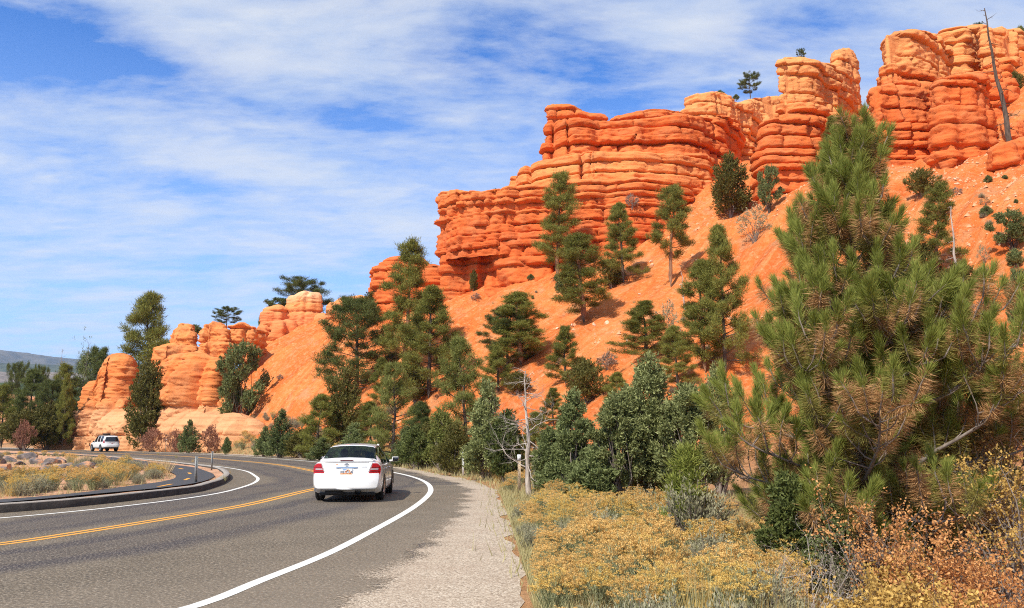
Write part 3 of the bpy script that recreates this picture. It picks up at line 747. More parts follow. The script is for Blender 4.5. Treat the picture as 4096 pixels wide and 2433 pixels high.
rock('pinnacle', [(815, 740, 116, 1.6), (838, 728, 116, 2.2), (862, 726, 115, 2.2)], 13, M_hoo, BLOCKY, c8, seed=76, lobe=(1.0, .5), batter=.05, rec=.1, top=1.2, **sm)
rock('pinnacle', [(880, 722, 112, 2.0), (905, 728, 110, 2.2)], 12, M_hoo, BLOCKY, c8, seed=77, lobe=(1.0, .5), batter=.05, rec=.1, top=1.2, **sm)
# left outcrop by the road
c9 = empty('sandstone_outcrop'); tag(c9, 'big orange and cream outcrop at the roadside behind the white off-roader, with stacked caps', 'rock')
kw = dict(rough=.42, joints=11, block=.2)
rock('base_band', [(128, 1058, 118, 2.0), (165, 1034, 116, 3.0), (230, 1010, 112, 4.5), (330, 1000, 107, 5.5), (450, 1004, 100, 5.5), (560, 1012, 93, 4.5), (606, 1022, 90, 3)], -1, M_out, BLOCKY, c9,
     seed=81, lobe=(1.2, .2), batter=.25, rec=.22, top=2.4, flat=.1, rough=.3, joints=7, block=.3)
rock('body', [(396, 885, 102, 1.9), (432, 868, 101, 3.8), (490, 868, 99, 4.4), (540, 880, 97, 2.6)], 2, M_out, BLOCKY, c9, seed=82, lobe=(.9, .2), batter=.10, rec=.35, top=2.4, prof=[(0, 1.05), (.3, .95), (.45, 1.05), (1, .9)], **kw)
rock('cap', [(405, 842, 107, 1.5), (440, 838, 107, 2.6), (470, 842, 106, 1.4)], 10.5, M_out, BLOCKY, c9, seed=83, lobe=(.5, .3), batter=.0, rec=.45, top=.9, **kw)
rock('cap', [(428, 804, 107, 1.2), (448, 799, 107, 1.9), (464, 804, 106.5, 1.2)], 12.2, M_out, BLOCKY, c9, seed=84, lobe=(.4, .3), batter=.10, rec=.2, top=1.3, **kw)
rock('spike', [(446, 790, 108, .7), (456, 792, 108, .7)], 14.4, M_out, BLOCKY, c9, seed=85, lobe=(.3, .8), batter=.02, rec=.1, top=.3, ds=.15, **kw)
rock('cap', [(512, 832, 104, 1.3), (530, 828, 104, 2.4), (552, 832, 103, 1.4)], 9, M_out, BLOCKY, c9, seed=86, lobe=(.5, .3), batter=.0, rec=.35, top=1.2, **kw)
rock('cap', [(510, 792, 104.5, 1.2), (528, 786, 104.5, 1.9), (544, 794, 104, 1.2)], 13.2, M_out, BLOCKY, c9, seed=87, lobe=(.4, .3), batter=.02, rec=.3, top=1.2, **kw)
rock('cap', [(572, 796, 105, 1.5), (596, 790, 105, 1.9), (614, 800, 105, 1.3)], 11, M_out, BLOCKY, c9, seed=88, lobe=(.4, .3), batter=-.01, rec=.5, top=.9, **kw)
rock('cap', [(622, 804, 108, 1.0), (640, 806, 109, 1.1)], 11, M_out, BLOCKY, c9, seed=89, lobe=(.4, .3), batter=.0, rec=.3, top=.8, **kw)
rock('shoulder', [(500, 975, 96, 1.6), (530, 960, 96, 2.4), (556, 975, 95, 1.4)], 1, M_out, BLOCKY, c9, seed=90, lobe=(.8, .4), batter=.15, rec=.2, top=1.2, **kw)
c10 = empty('sandstone_bluff'); tag(c10, 'bulging orange rock knob on a narrower neck, leftmost above the road', 'rock')
rock('head', [(240, 930, 110, 1.7), (266, 880, 110, 2.6), (290, 864, 110, 2.8), (302, 866, 109, 1.9)], 4.2, M_out, BLOCKY, c10, seed=91, lobe=(.5, .3), batter=.0, rec=.25, top=1.8, prof=[(0, .80), (.10, .78), (.22, 1.22), (.5, 1.05), (1, .92)], **kw)
rock('neck', [(215, 985, 110, 1.8), (255, 972, 109, 3.2), (298, 978, 107, 2.6)], -1, M_out, BLOCKY, c10, seed=92, lobe=(1.1, .3), batter=.12, rec=.35, top=1, **kw)
#END_ROCK

# ------------------------------------------------------------------ plants
class Tris:
    """collects triangles; build() links them as one mesh"""
    def __init__(s): s.V = []; s.F = []; s.n = 0
    def add(s, V, Fs): s.V.append(np.asarray(V, float)); s.F.append(np.asarray(Fs, np.int64) + s.n); s.n += len(V)
    def leaves(s, C, D, L, Wd, r, twist=True):
        """one slim triangle per row: base C, direction D, length L, width Wd"""
        C = np.asarray(C, float); n = len(C)
        D = D / (np.linalg.norm(D, axis=1)[:, None] + 1e-9)
        q = r.normal(size=(n, 3)); sd_ = np.cross(D, q); sd_ /= np.linalg.norm(sd_, axis=1)[:, None] + 1e-9
        L = np.broadcast_to(L, n)[:, None]; Wd = np.broadcast_to(Wd, n)[:, None]
        V = np.stack([C - sd_ * Wd / 2, C + sd_ * Wd / 2, C + D * L], 1).reshape(-1, 3)
        s.add(V, np.arange(3 * n).reshape(n, 3))
    def blades(s, C, D, L, Wd, r):
        """diamond leaves, wider in the middle"""
        C = np.asarray(C, float); n = len(C)
        D = D / (np.linalg.norm(D, axis=1)[:, None] + 1e-9)
        q = r.normal(size=(n, 3)); sd_ = np.cross(D, q); sd_ /= np.linalg.norm(sd_, axis=1)[:, None] + 1e-9
        L = np.broadcast_to(L, n)[:, None]; Wd = np.broadcast_to(Wd, n)[:, None]
        V = np.stack([C, C + D * L * .45 + sd_ * Wd / 2, C + D * L, C + D * L * .45 - sd_ * Wd / 2], 1).reshape(-1, 3)
        I = np.arange(n)[:, None] * 4
        s.add(V, np.concatenate([I + [0, 1, 2], I + [0, 2, 3]]))
    def tube(s, P, R, k=5):
        P = np.asarray(P, float); n = len(P); R = np.broadcast_to(R, n)
        T = np.gradient(P, axis=0); T /= np.linalg.norm(T, axis=1)[:, None] + 1e-9
        a = np.cross(T, [0.31, .17, .93]); a /= np.linalg.norm(a, axis=1)[:, None] + 1e-9; b = np.cross(T, a)
        th = np.linspace(0, 2 * math.pi, k, endpoint=False)
        V = P[:, None] + R[:, None, None] * (np.cos(th)[None, :, None] * a[:, None] + np.sin(th)[None, :, None] * b[:, None])
        I = np.arange(n * k).reshape(n, k); J = np.roll(I, -1, 1)
        A, B, Cc, Dd = I[:-1].ravel(), J[:-1].ravel(), J[1:].ravel(), I[1:].ravel()
        s.add(V.reshape(-1, 3), np.concatenate([np.stack([A, B, Cc], 1), np.stack([A, Cc, Dd], 1)]))
    def build(s, name, mat, parent=None, smooth=False):
        if not s.V: s.add([[0, 0, 0], [.001, 0, 0], [0, .001, 0]], [[0, 1, 2]])
        return mesh_obj(name, np.vstack(s.V), np.vstack(s.F), mat, parent, smooth)


def unit(v): return v / (np.linalg.norm(v, axis=-1, keepdims=True) + 1e-9)


def clump(T, C, r, rad, m, L, Wd, up=.5, flat=.6):
    """m leaves round each centre C, pointing outwards and a little up"""
    C = np.atleast_2d(C); n = len(C)
    d = unit(r.normal(size=(n, m, 3))); d[..., 2] *= flat
    p = C[:, None] + d * rad * r.uniform(.15, 1, (n, m, 1))
    dd = unit(d + [0, 0, up] + r.normal(size=(n, m, 3)) * .35)
    T.leaves(p.reshape(-1, 3), dd.reshape(-1, 3), L * r.uniform(.6, 1.2, n * m), Wd, r)


def curve(a, d, L, n, r, wig=.08, up=0.0):
    p = [np.array(a, float)]; d = unit(np.array(d, float))
    for i in range(n):
        d = unit(d + r.normal(size=3) * wig + [0, 0, up / n]); p.append(p[-1] + d * L / n)
    return np.array(p)


def pine(name, h, w, seed, cb=.15, limbs=26, mat=None, bark=None, dens=1.0, shape='cone', gap=0.0, leaf=.22, lean=0.0, droop=.0, tr=None):
    """conifer with whorled limbs and needle pads at their ends; h height, w half width"""
    r = np.random.default_rng(seed); mat = mat or L_pine; bark = bark or B_pine
    root = empty(name)
    Tk, Fo = Tris(), Tris()
    tr = tr or .018 * h + .04
    n = 14; zz = np.linspace(-.3, h * .97, n); wob = np.cumsum(r.normal(size=(n, 2)) * .010 * h, 0) * np.linspace(0, 1, n)[:, None]
    TP = np.c_[wob[:, 0] + lean * (zz / h) ** 1.4 * h, wob[:, 1], zz]; TR = tr * (1 - .88 * np.clip(zz / h, 0, 1)); TR[0] *= 1.25
    Tk.tube(TP, TR, 7)
    tp = lambda z: np.array([np.interp(z, zz, TP[:, 0]), np.interp(z, zz, TP[:, 1]), z])
    az = r.uniform(0, 6)
    for i in range(limbs):
        t = (i + .5) / limbs; f = cb + (1 - cb) * t ** .92
        if r.random() < gap: continue
        if shape == 'cone': R = (1 - t) ** .75 * .96 + .06
        elif shape == 'round': R = math.sin(math.pi * min(1, .16 + .80 * t)) ** .7 * .98
        elif shape == 'flame': R = math.sin(math.pi * (.30 + .66 * t)) ** .9
        elif shape == 'ragged': R = ((1 - t) ** .5) * r.uniform(.62, 1.1)
        R = max(.10, R * r.uniform(.78, 1.15)) * w * 1.12
        az += 2.4 + r.normal() * .5
        el = .05 + .75 * t ** 1.5 - droop * (1 - t)
        d = [math.cos(az) * math.cos(el), math.sin(az) * math.cos(el), math.sin(el)]
        P = curve(tp(h * f), d, R / max(.5, math.cos(el)), 6, r, .07, .28)
        Tk.tube(P, np.linspace(.030, .007, 7) * (h / 8) ** .5 * (R / w + .4), 4)
        nb = int(3 + 5 * R / w)
        cl = [P[-1], P[-2], P[-3] + r.normal(size=3) * .1]
        for k in range(nb):
            u = r.uniform(.30, 1); b0 = P[0] + 0; q = u * 6; i0 = min(5, int(q)); b0 = P[i0] + (P[i0 + 1] - P[i0]) * (q - i0)
            sgn = 1 if k % 2 else -1; a2 = az + sgn * r.uniform(.5, 1.2)
            B = curve(b0, [math.cos(a2), math.sin(a2), .25], R * r.uniform(.22, .42) * (1.25 - u * .5), 3, r, .1, .4)
            Tk.tube(B, [.010, .008, .006, .004], 3); cl += [B[-1], B[-2], (B[-1] + B[-2]) / 2]
        cl = np.array(cl); cl = np.repeat(cl, 3, 0) + r.normal(size=(len(cl) * 3, 3)) * .12 * [1, 1, .75] * (h / 8)
        clump(Fo, cl, r, leaf * 1.15, int(12 * dens), leaf * .9, leaf * .13, .75, .8)
    top = np.array([tp(h * q) + [0, 0, .03 * h] for q in (.99, .96, .92, .88, .84)]); clump(Fo, np.repeat(top, 3, 0) + r.normal(size=(15, 3)) * .06, r, leaf * .8, int(11 * dens), leaf, leaf * .13, 1.2, .8)
    Tk.build('trunk', bark, root); Fo.build('crown', mat, root)
    return root


def juniper(name, h, w, seed, mat=None, dens=1.0, leaf=.13, shape='cone', lobes=16, trunk=.3, clumps=800, bare=0.0, bark=None, lob_s=1.0):
    """dense scale-leaved tree or round shrub: lobed masses of upright sprays on a short, forked stem"""
    r = np.random.default_rng(seed); root = empty(name); Tk, Fo = Tris(), Tris(); mat = mat or L_jun
    LB = []
    for i in range(lobes):
        t = (i + .5) / lobes
        if shape == 'cone': R = (1 - t) ** .85 * .72 + .04; z = .10 + .84 * t; s = .34 * (1 - t) + .15
        elif shape == 'round': z = .18 + .66 * t; R = math.sqrt(max(.02, 1 - (2 * t - .85) ** 2)) * .62; s = .36
        elif shape == 'egg': z = .12 + .78 * t; R = math.sin(math.pi * (.22 + .70 * t)) * .60; s = .30 * math.sin(math.pi * (.25 + .6 * t)) + .10
        elif shape == 'open': z = .25 + .68 * t; R = math.sin(math.pi * (.25 + .6 * t)) * .75; s = .22
        a = i * 2.4 + r.normal() * .4; q = r.uniform(.40, 1.22)
        LB.append((math.cos(a) * R * w * q, math.sin(a) * R * w * q, z * h * r.uniform(.94, 1.04), s * w * r.uniform(.8, 1.2), s * h * .42 * r.uniform(.8, 1.25)))
    LB = [(a, b_, c, d * lob_s, e * lob_s) for a, b_, c, d, e in LB]; LB.append((0, 0, h * .90, .13 * w + .05, h * .10))
    for a in LB:
        if trunk: Tk.tube(curve((r.normal() * .04, r.normal() * .04, -.2), (a[0] * .5, a[1] * .5, a[2]), math.dist((0, 0, 0), a[:3]) * .55, 4, r, .12, 0).tolist() + [a[:3]], np.linspace(.045, .008, 6) * (h / 3), 4)
    wts = np.array([a[3] * a[3] * a[4] for a in LB]) ** .6; wts /= wts.sum()
    pick = r.choice(len(LB), int(clumps), p=wts)
    A = np.array(LB)[pick]; d = unit(r.normal(size=(len(pick), 3))); rad = r.uniform(.45, 1.05, len(pick))[:, None]
    C = A[:, :3] + d * rad * np.c_[A[:, 3], A[:, 3], A[:, 4]]; C = C[C[:, 2] > .04 * h]
    n = len(C); m = int(20 * dens)
    # each clump: a little plume leaning outwards and up
    out = unit(np.c_[C[:, 0], C[:, 1], np.full(n, .5 * w)] + r.normal(size=(n, 3)) * .25 * w)
    s_ = r.uniform(0, 1, (n, m, 1)); p = C[:, None] + out[:, None] * s_ * leaf * 2.2 + r.normal(size=(n, m, 3)) * leaf * .45 * (1.25 - s_)
    dd = out[:, None] * .9 + r.normal(size=(n, m, 3)) * .55
    Fo.leaves(p.reshape(-1, 3), dd.reshape(-1, 3), leaf * r.uniform(.6, 1.2, n * m), leaf * .42, r)
    Tk.build('trunk', bark or B_grey, root); Fo.build('crown', mat, root)
    return root


def branchy(T, a, d, L, R, r, lev, spread=.7, up=.15, kids=4, wig=.10, tips=None, seg=5):
    P = curve(a, d, L, seg, r, wig, up)
    T.tube(P, np.linspace(R, R * .35, seg + 1), 6 if lev > 2 else 4 if lev > 1 else 3)
    if lev == 0:
        if tips is not None: tips.append(P)
        return
    for k in range(kids):
        q = r.uniform(.3, 1) if k else 1; i = min(seg, int(q * seg)); dd = unit(P[i] - P[i - 1]) if i else unit(np.array(d))
        nd = unit(dd + r.normal(size=3) * spread)
        branchy(T, P[i], nd, L * r.uniform(.45, .75), R * .5 * (1.1 - q * .3), r, lev - 1, spread, up, kids, wig, tips, seg)


def snag(name, h, w, seed, mat, limbs=22, cb=.25, tr=.12, lev=2, lean=0, el0=.35, k=3, bt=.22):
    r = np.random.default_rng(seed); root = empty(name); Tk, Br = Tris(), Tris()
    n = 12; zz = np.linspace(-.2, h, n); P = np.c_[np.cumsum(r.normal(size=n)) * .008 * h + lean * zz, np.cumsum(r.normal(size=n)) * .008 * h, zz]
    Tk.tube(P, tr * (1 - .86 * np.clip(zz / h, 0, 1)), 8)
    for i in range(limbs):
        t = cb + (1 - cb) * (i + .5) / limbs; b = np.array([np.interp(t * h, zz, P[:, 0]), np.interp(t * h, zz, P[:, 1]), t * h]); az = i * 2.4 + r.normal() * .5
        L = w * r.uniform(.35, 1.0) * (1.15 - .75 * t); el = el0 + r.normal() * .3
        branchy(Br, b, (math.cos(az) * math.cos(el), math.sin(az) * math.cos(el), math.sin(el)), L * .62, tr * bt * (1.2 - t * .6), r, lev, .55, .1, k, .14)
    Tk.build('trunk', mat, root, True); Br.build('branches', mat, root); return root


PROTO = {}
def place(key, maker, loc, h, w, label, cat, group=None, rz=None, ref=None):
    """first use builds the tree; later ones copy it and scale the copy to h x w"""
    if key not in PROTO:
        o = maker(); PROTO[key] = (o, *ref); first = True
    else:
        o = copy_tree(PROTO[key][0]); first = False
    _, rh, rw = PROTO[key]
    o.location = loc; o.rotation_euler = (0, 0, rz if rz is not None else random.uniform(0, 6.28))
    o.scale = (w / rw, w / rw, h / rh)
    for k in ('label', 'category', 'group'):
        if k in o: del o[k]
    return tag(o, label, cat, group)


def tree(key, top, base, hw, label, cat='tree', Y=None, group=None, rz=None, rock_top=False):
    """top / base / half width as seen from the roadside, base dropped on the terrain (or at depth Y)"""
    if Y is None:
        p = hit(*base)
    else:
        p = at(base[0], base[1], Y); p[2] = onground(p[0], p[1]) if not rock_top else p[2] - .25
    z1 = at(top[0], top[1], p[1])[2]; h = max(.3, z1 - p[2]); w = hw / 2000 * p[1] * (1.20 if 'pine' in key else 1.18)
    spec = SPECIES[key]
    return place(key, spec[0], (p[0], p[1], p[2] - .05), h, w, label, cat, group, rz, spec[1:])


SPECIES = {
    'bushy_pine': (lambda: pine('pine_tree', 8, 2.5, 101, .05, 50, L_pdark, B_dark, 1.5, 'flame', 0, .24), 8, 2.5),
    'cone_pine': (lambda: pine('pine_tree', 8, 2.1, 102, .06, 52, L_pine, B_dark, 1.3, 'cone', .04, .23), 8, 2.1),
    'tall_pine': (lambda: pine('pine_tree', 11, 2.2, 103, .14, 54, L_pine, B_pine, 1.3, 'ragged', .05, .27), 11, 2.2),
    'bare_pine': (lambda: pine('pine_tree', 9, 1.9, 104, .34, 34, L_pine, B_pine, 1.3, 'ragged', .05, .25, .03), 9, 1.9),
    'small_pine': (lambda: pine('pine_tree', 4, 1.3, 105, .08, 34, L_pine, B_dark, 1.1, 'cone', 0, .17), 4, 1.3),
    'dark_pine': (lambda: pine('pine_tree', 10, 2.7, 106, .06, 50, L_pdark, B_dark, 1.5, 'cone', .03, .27), 10, 2.7),
    'round_pine': (lambda: pine('pine_tree', 6, 2.6, 107, .30, 30, L_pdark, B_dark, 1.5, 'round', 0, .24), 6, 2.6),
    'sapling': (lambda: pine('pine_tree', 4.6, 1.6, 108, .10, 36, L_sap, B_dark, 1.0, 'cone', 0, .17), 4.6, 1.6),
    'juniper': (lambda: juniper('juniper_tree', 3.5, 1.2, 201, L_jun, 1.0, .12, 'cone'), 3.5, 1.2),
    'olive_juniper': (lambda: juniper('juniper_tree', 5, 1.9, 202, L_olive, 1.0, .16, 'egg', clumps=1000), 5, 1.9),
    'open_juniper': (lambda: juniper('juniper_tree', 5, 2.2, 203, L_jun, 1.0, .17, 'open', lobes=20, clumps=850, bark=B_dark), 5, 2.2),
    'round_juniper': (lambda: juniper('juniper_bush', 2.5, 1.6, 204, L_olive, 1.0, .12, 'round'), 2.5, 1.6),
    'bush': (lambda: juniper('evergreen_bush', 1.2, .8, 205, L_jun, 1, .09, 'round', 10, .3, 420), 1.2, .8),
    'grey_bush': (lambda: juniper('grey_shrub', 2.2, 1.1, 206, L_sage, .5, .12, 'open', 16, .4, 170), 2.2, 1.1),
    'red_bush': (lambda: juniper('red_shrub', 1.4, 1.2, 207, L_redsh, .8, .10, 'round', 12, .4, 260), 1.4, 1.2),
    'twig_bush': (lambda: juniper('bare_shrub', 1.4, 1.0, 208, L_grey, .7, .13, 'round', 12, .5, 150), 1.4, 1.0),
}
T_ = tree
# --- roadside and lower slope, left to right
T_('cone_pine', (365, 730), (368, 925), 70, 'tall dark green pine rising behind the orange outcrop, against the sky', Y=117)
T_('olive_juniper', (363, 882), (358, 1040), 54, 'olive juniper on a bare trunk between the rock knob and the outcrop body', Y=97)
T_('open_juniper', (590, 838), (582, 975), 58, 'spreading juniper casting a shadow on the outcrop\'s right flank', Y=94)
T_('round_pine', (553, 757), (553, 800), 24, 'small round tree peeping over the twin rock caps', Y=112, rock_top=True)
T_('bush', (478, 794), (475, 815), 20, 'tiny bush behind the small rock spike', Y=113, rock_top=True)
T_('round_pine', (735, 699), (735, 775), 52, 'dark spreading pine behind the hoodoo tower', Y=126)
T_('bush', (640, 766), (641, 800), 12, 'narrow bush on the skyline beside the lowest hoodoo knob', Y=124, rock_top=True)
T_('open_juniper', (690, 728), (678, 770), 32, 'low dark juniper behind the left hoodoo knob', Y=126, rock_top=True)
T_('juniper', (460, 1025), (460, 1096), 25, 'dense cone-shaped juniper standing alone at the far roadside', Y=84)
T_('bush', (553, 1070), (553, 1092), 11, 'tiny round green bush on bare soil right of the cone-shaped juniper', Y=77)
T_('juniper', (690, 1000), (684, 1102), 38, 'bushy juniper at the road edge left of the white sedan, leftmost of its row', Y=67)
T_('juniper', (645, 1040), (645, 1103), 26, 'lower juniper tucked against the left side of the bushy roadside juniper', Y=71)
T_('small_pine', (783, 970), (778, 1085), 44, 'dark young pine behind the roadside junipers left of the sedan', Y=64)
T_('olive_juniper', (735, 1045), (735, 1102), 36, 'mixed green shrub below the dark young pine', Y=66)
T_('juniper', (785, 1068), (785, 1104), 36, 'low blue-green juniper at the verge just left of the sedan roof', Y=60)
T_('juniper', (865, 1032), (862, 1108), 44, 'round-topped juniper directly above the sedan roof', Y=56)
T_('olive_juniper', (845, 895), (838, 1038), 50, 'olive juniper at the foot of the bushy pine', Y=66)
T_('bushy_pine', (845, 742), (868, 975), 72, 'large bushy dark pine on the slope, left of the tall ragged pine')
T_('olive_juniper', (885, 712), (902, 795), 34, 'dark juniper on the ridge above the large bushy pine')
T_('tall_pine', (1003, 598), (985, 935), 58, 'tall ragged pine whose top crosses the low red cliff')
T_('cone_pine', (1092, 708), (1045, 978), 66, 'broad cone-shaped pine right of the tall ragged pine')
T_('sapling', (948, 896), (957, 1105), 56, 'open light green young pine behind the sedan\'s right side', Y=51.5)
T_('small_pine', (936, 878), (930, 990), 26, 'thin young pine top above the open light green one')
T_('sapling', (1148, 838), (1138, 1092), 66, 'upswept young pine with tufted tips below the broad cone-shaped pine', Y=46)
T_('juniper', (985, 1040), (990, 1108), 44, 'low dark green juniper right of the sedan mirror', Y=48)
T_('olive_juniper', (1050, 1030), (1050, 1108), 44, 'low olive juniper left of the silvery shrub', Y=45)
T_('grey_bush', (1100, 1062), (1100, 1122), 28, 'silvery blue-grey shrub at the verge', Y=40)
T_('tall_pine', (1283, 716), (1272, 900), 62, 'leafy pine with dark trunk on the mid slope above the white dead tree')
T_('bushy_pine', (1240, 760), (1238, 900), 50, 'pale pine touching the left side of the leafy mid-slope pine')
T_('small_pine', (1380, 802), (1380, 940), 37, 'small dark cone-shaped pine on open slope above the white dead tree')
T_('round_juniper', (1428, 878), (1432, 985), 54, 'big round olive bush on the slope right of the small dark pine')
T_('small_pine', (1508, 912), (1506, 1010), 30, 'bright green young pine left of the tall blue-green juniper\'s top')
T_('small_pine', (1350, 950), (1350, 1040), 26, 'young pine seen through the branches of the white dead tree')
T_('round_juniper', (1262, 905), (1262, 965), 34, 'dull olive shrub behind the top of the white dead tree')
T_('cone_pine', (1586, 738), (1580, 885), 60, 'light green pine casting a dark shadow, above the tall blue-green juniper')
T_('grey_bush', (1632, 742), (1630, 850), 26, 'thin grey-green tree right of the shadow-casting pine')
T_('tall_pine', (1722, 640), (1722, 915), 58, 'layered pine left of the dark spire pine')
T_('cone_pine', (1782, 566), (1772, 925), 54, 'tall dark spire-shaped pine beside the big foreground pine')
T_('twig_bush', (1478, 862), (1482, 905), 22, 'bare twiggy shrub above the big round olive bush')
T_('dark_pine', (1030, 985), (1032, 1108), 40, 'dense dark pine behind the low juniper right of the sedan mirror', Y=47)
T_('cone_pine', (905, 985), (905, 1100), 40, 'dark green pine directly behind the round-topped juniper', Y=58)
T_('olive_juniper', (1110, 1030), (1112, 1120), 44, 'olive juniper between the silvery shrub and the broad blue-green one', Y=37)
T_('cone_pine', (1300, 1010), (1300, 1120), 40, 'dark pine showing behind the trunk of the white dead tree', Y=34)
T_('small_pine', (1215, 850), (1215, 960), 36, 'small dark pine left of the dull olive shrub on the lower slope')
T_('cone_pine', (1655, 800), (1655, 950), 40, 'dark pine at the foot of the layered pine, right of the juniper spire')
T_('olive_juniper', (1010, 880), (1012, 985), 34, 'olive juniper behind the foot of the tall ragged pine')
# --- below the cliffs
T_('tall_pine', (1368, 428), (1362, 690), 50, 'tall dark pine standing against the foot of the tallest cliff')
T_('tall_pine', (1432, 575), (1425, 795), 62, 'wide two-stemmed pine on the slope below the tallest cliff')
T_('open_juniper', (1375, 660), (1380, 740), 34, 'leafy juniper left of the wide two-stemmed pine')
T_('cone_pine', (1527, 503), (1522, 695), 42, 'thin-topped pine with a bushy skirt right of the wide two-stemmed pine')
T_('round_juniper', (1492, 632), (1492, 704), 32, 'grey-green bush at the left foot of the thin-topped pine')
T_('bare_pine', (1640, 455), (1637, 703), 46, 'pine with a long bare reddish trunk and a long shadow on the slope')
T_('olive_juniper', (1780, 375), (1783, 532), 52, 'wide cone-shaped olive juniper in the gully left of the barrel-shaped cliff')
T_('open_juniper', (1885, 405), (1877, 520), 30, 'small leafy tree on a pale trunk below the barrel-shaped cliff')
T_('grey_bush', (1840, 508), (1842, 592), 36, 'grey scraggly shrub below the wide olive juniper')
T_('olive_juniper', (1155, 658), (1155, 712), 12, 'narrow bush at the foot of the tallest cliff\'s left end')
T_('bush', (1210, 462), (1209, 480), 10, 'tiny bush growing on the pale ledge of the tallest cliff', Y=88, rock_top=True)
PROTO_LEDGE = COL.objects[-1]
T_('twig_bush', (1540, 475), (1542, 500), 14, 'grey twiggy bush on a ledge of the tallest cliff', Y=79, rock_top=True)
T_('cone_pine', (2035, 290), (2030, 385), 32, 'slim pine in the cleft right of the barrel-shaped cliff', Y=70)
T_('bush', (2012, 430), (2012, 475), 20, 'dark bush on the slope left of the big pine\'s tip')
T_('round_pine', (1832, 189), (1831, 238), 21, 'small round-headed pine alone on the skyline left of the barrel-shaped cliff', Y=107, rock_top=True)
T_('bush', (1758, 222), (1757, 240), 12, 'low bush on the skyline right of the pale toothed crest', Y=114, rock_top=True)
T_('bush', (1796, 231), (1796, 240), 8, 'tiniest shrub on the skyline, left of the round-headed pine', Y=116, rock_top=True)
# --- right slope
T_('round_juniper', (2256, 411), (2252, 482), 38, 'dark green bush on the open slope right of the big pine\'s tip')
T_('bush', (2412, 428), (2412, 448), 10, 'small grey-green tuft on the open slope below the banded outcrop')
T_('bush', (2352, 232), (2350, 245), 8, 'tiny tuft high on the slope at the upper right')
T_('bush', (2318, 262), (2318, 280), 8, 'tiny tuft on the slope under the highest cliff')
T_('bush', (2295, 365), (2295, 378), 9, 'small tuft beside scattered stones right of the highest cliff\'s foot')
T_('bush', (2452, 428), (2452, 440), 8, 'tiny grey tuft on bare slope near the right edge')
T_('bush', (2378, 318), (2378, 330), 9, 'small tuft between stones high on the right slope')
T_('grey_bush', (2405, 482), (2405, 505), 13, 'thin yellow-green shrub above a small round bush on the right slope')
T_('bush', (2408, 502), (2408, 532), 14, 'small round bush below a thin yellow-green shrub on the right slope')
T_('grey_bush', (2402, 598), (2402, 642), 14, 'thin grey shrub on the right slope near a cut pole')
T_('open_juniper', (2478, 510), (2474, 622), 44, 'large grey-green bush at the right edge of the slope')
T_('bare_pine', (2302, 462), (2290, 720), 42, 'sparse tall pine left of the slim dead pole')
T_('round_juniper', (2245, 590), (2240, 720), 54, 'dark juniper behind the big pine\'s right shoulder')
T_('round_juniper', (2350, 640), (2345, 745), 56, 'wide dark juniper around the foot of the slim dead pole')
T_('open_juniper', (2495, 655), (2492, 850), 30, 'green tree cut by the right edge, halfway down')
T_('small_pine', (2352, 810), (2350, 900), 34, 'young pine behind the big foreground pine\'s right edge')
T_('round_juniper', (2430, 880), (2430, 960), 50, 'dull green bush in the litter behind the big foreground pine')
T_('twig_bush', (2400, 735), (2400, 775), 34, 'bare grey brush right of the slim dead pole')
T_('round_pine', (2390, 60), (2390, 84), 10, 'tiny tree on top of the highest cliff', Y=80, rock_top=True)
T_('bush', (2490, 66), (2492, 92), 14, 'tiny tree on the skyline at the upper right corner', Y=84, rock_top=True)
T_('round_juniper', (2480, 172), (2478, 226), 20, 'dark bush behind the tall dead snag at the upper right')
T_('round_pine', (1956, 124), (1956, 150), 9, 'thin shrub on top of the barrel-shaped cliff', Y=79, rock_top=True)
# --- left of the outcrop, down in the valley
T_('dark_pine', (62, 908), (62, 1058), 44, 'dense cone-shaped pine among the trees at the far left', Y=112)
T_('cone_pine', (10, 945), (6, 1060), 30, 'dark pine cut by the left edge', Y=108)
T_('bushy_pine', (118, 938), (118, 1058), 34, 'dark green pine right of the dense cone-shaped one at the far left', Y=108)
T_('tall_pine', (150, 895), (155, 1050), 32, 'pine with a brownish top just left of the rock knob', Y=112)
T_('bushy_pine', (232, 866), (225, 990), 42, 'dark pine leaning over the back of the rock knob', Y=121)
T_('cone_pine', (160, 920), (158, 1015), 18, 'thin pale-trunked pine at the lip of the cream rock', Y=106)
T_('round_juniper', (60, 1000), (60, 1062), 50, 'dark bushy juniper in front of the far left pines', Y=104)
T_('round_juniper', (120, 985), (118, 1040), 40, 'juniper between the far left pines and the cream rock', Y=106)
T_('round_pine', (40, 915), (40, 940), 22, 'distant tree on the orange rise at the far left', Y=170)
T_('round_pine', (98, 922), (98, 945), 16, 'distant small tree right of the far left pines', Y=170)
T_('red_bush', (60, 1030), (60, 1060), 26, 'dull red shrub patch below the far left pines', Y=101)
T_('red_bush', (372, 1048), (374, 1082), 36, 'red-brown shrub against the cream rock behind the off-roader', Y=93)
T_('red_bush', (510, 1042), (512, 1080), 26, 'small red-brown shrub right of the cone-shaped juniper', Y=86)
T_('red_bush', (420, 1052), (424, 1087), 24, 'red-brown shrub left of the cone-shaped juniper', Y=90)
o = snag('dead_tree', 7, 1.6, 301, B_grey, 30, .3, .10, 2); p = at(147, 1000, 112); p[2] = onground(p[0], p[1]); o.location = p; tag(o, 'bare dead tree left of the thin grey tree at the far left', 'tree')
o.scale = (1, 1, (at(147, 852, 112)[2] - p[2]) / 7)
o = snag('thin_tree', 8, 2.0, 302, B_grey, 26, .3, .10, 2, el0=.8); p = at(198, 1000, 114); p[2] = onground(p[0], p[1]); o.location = p; tag(o, 'thin grey tree with scant leaves on the skyline left of the rock knob', 'tree')
o.scale = (1, 1, (at(205, 835, 114)[2] - p[2]) / 8)
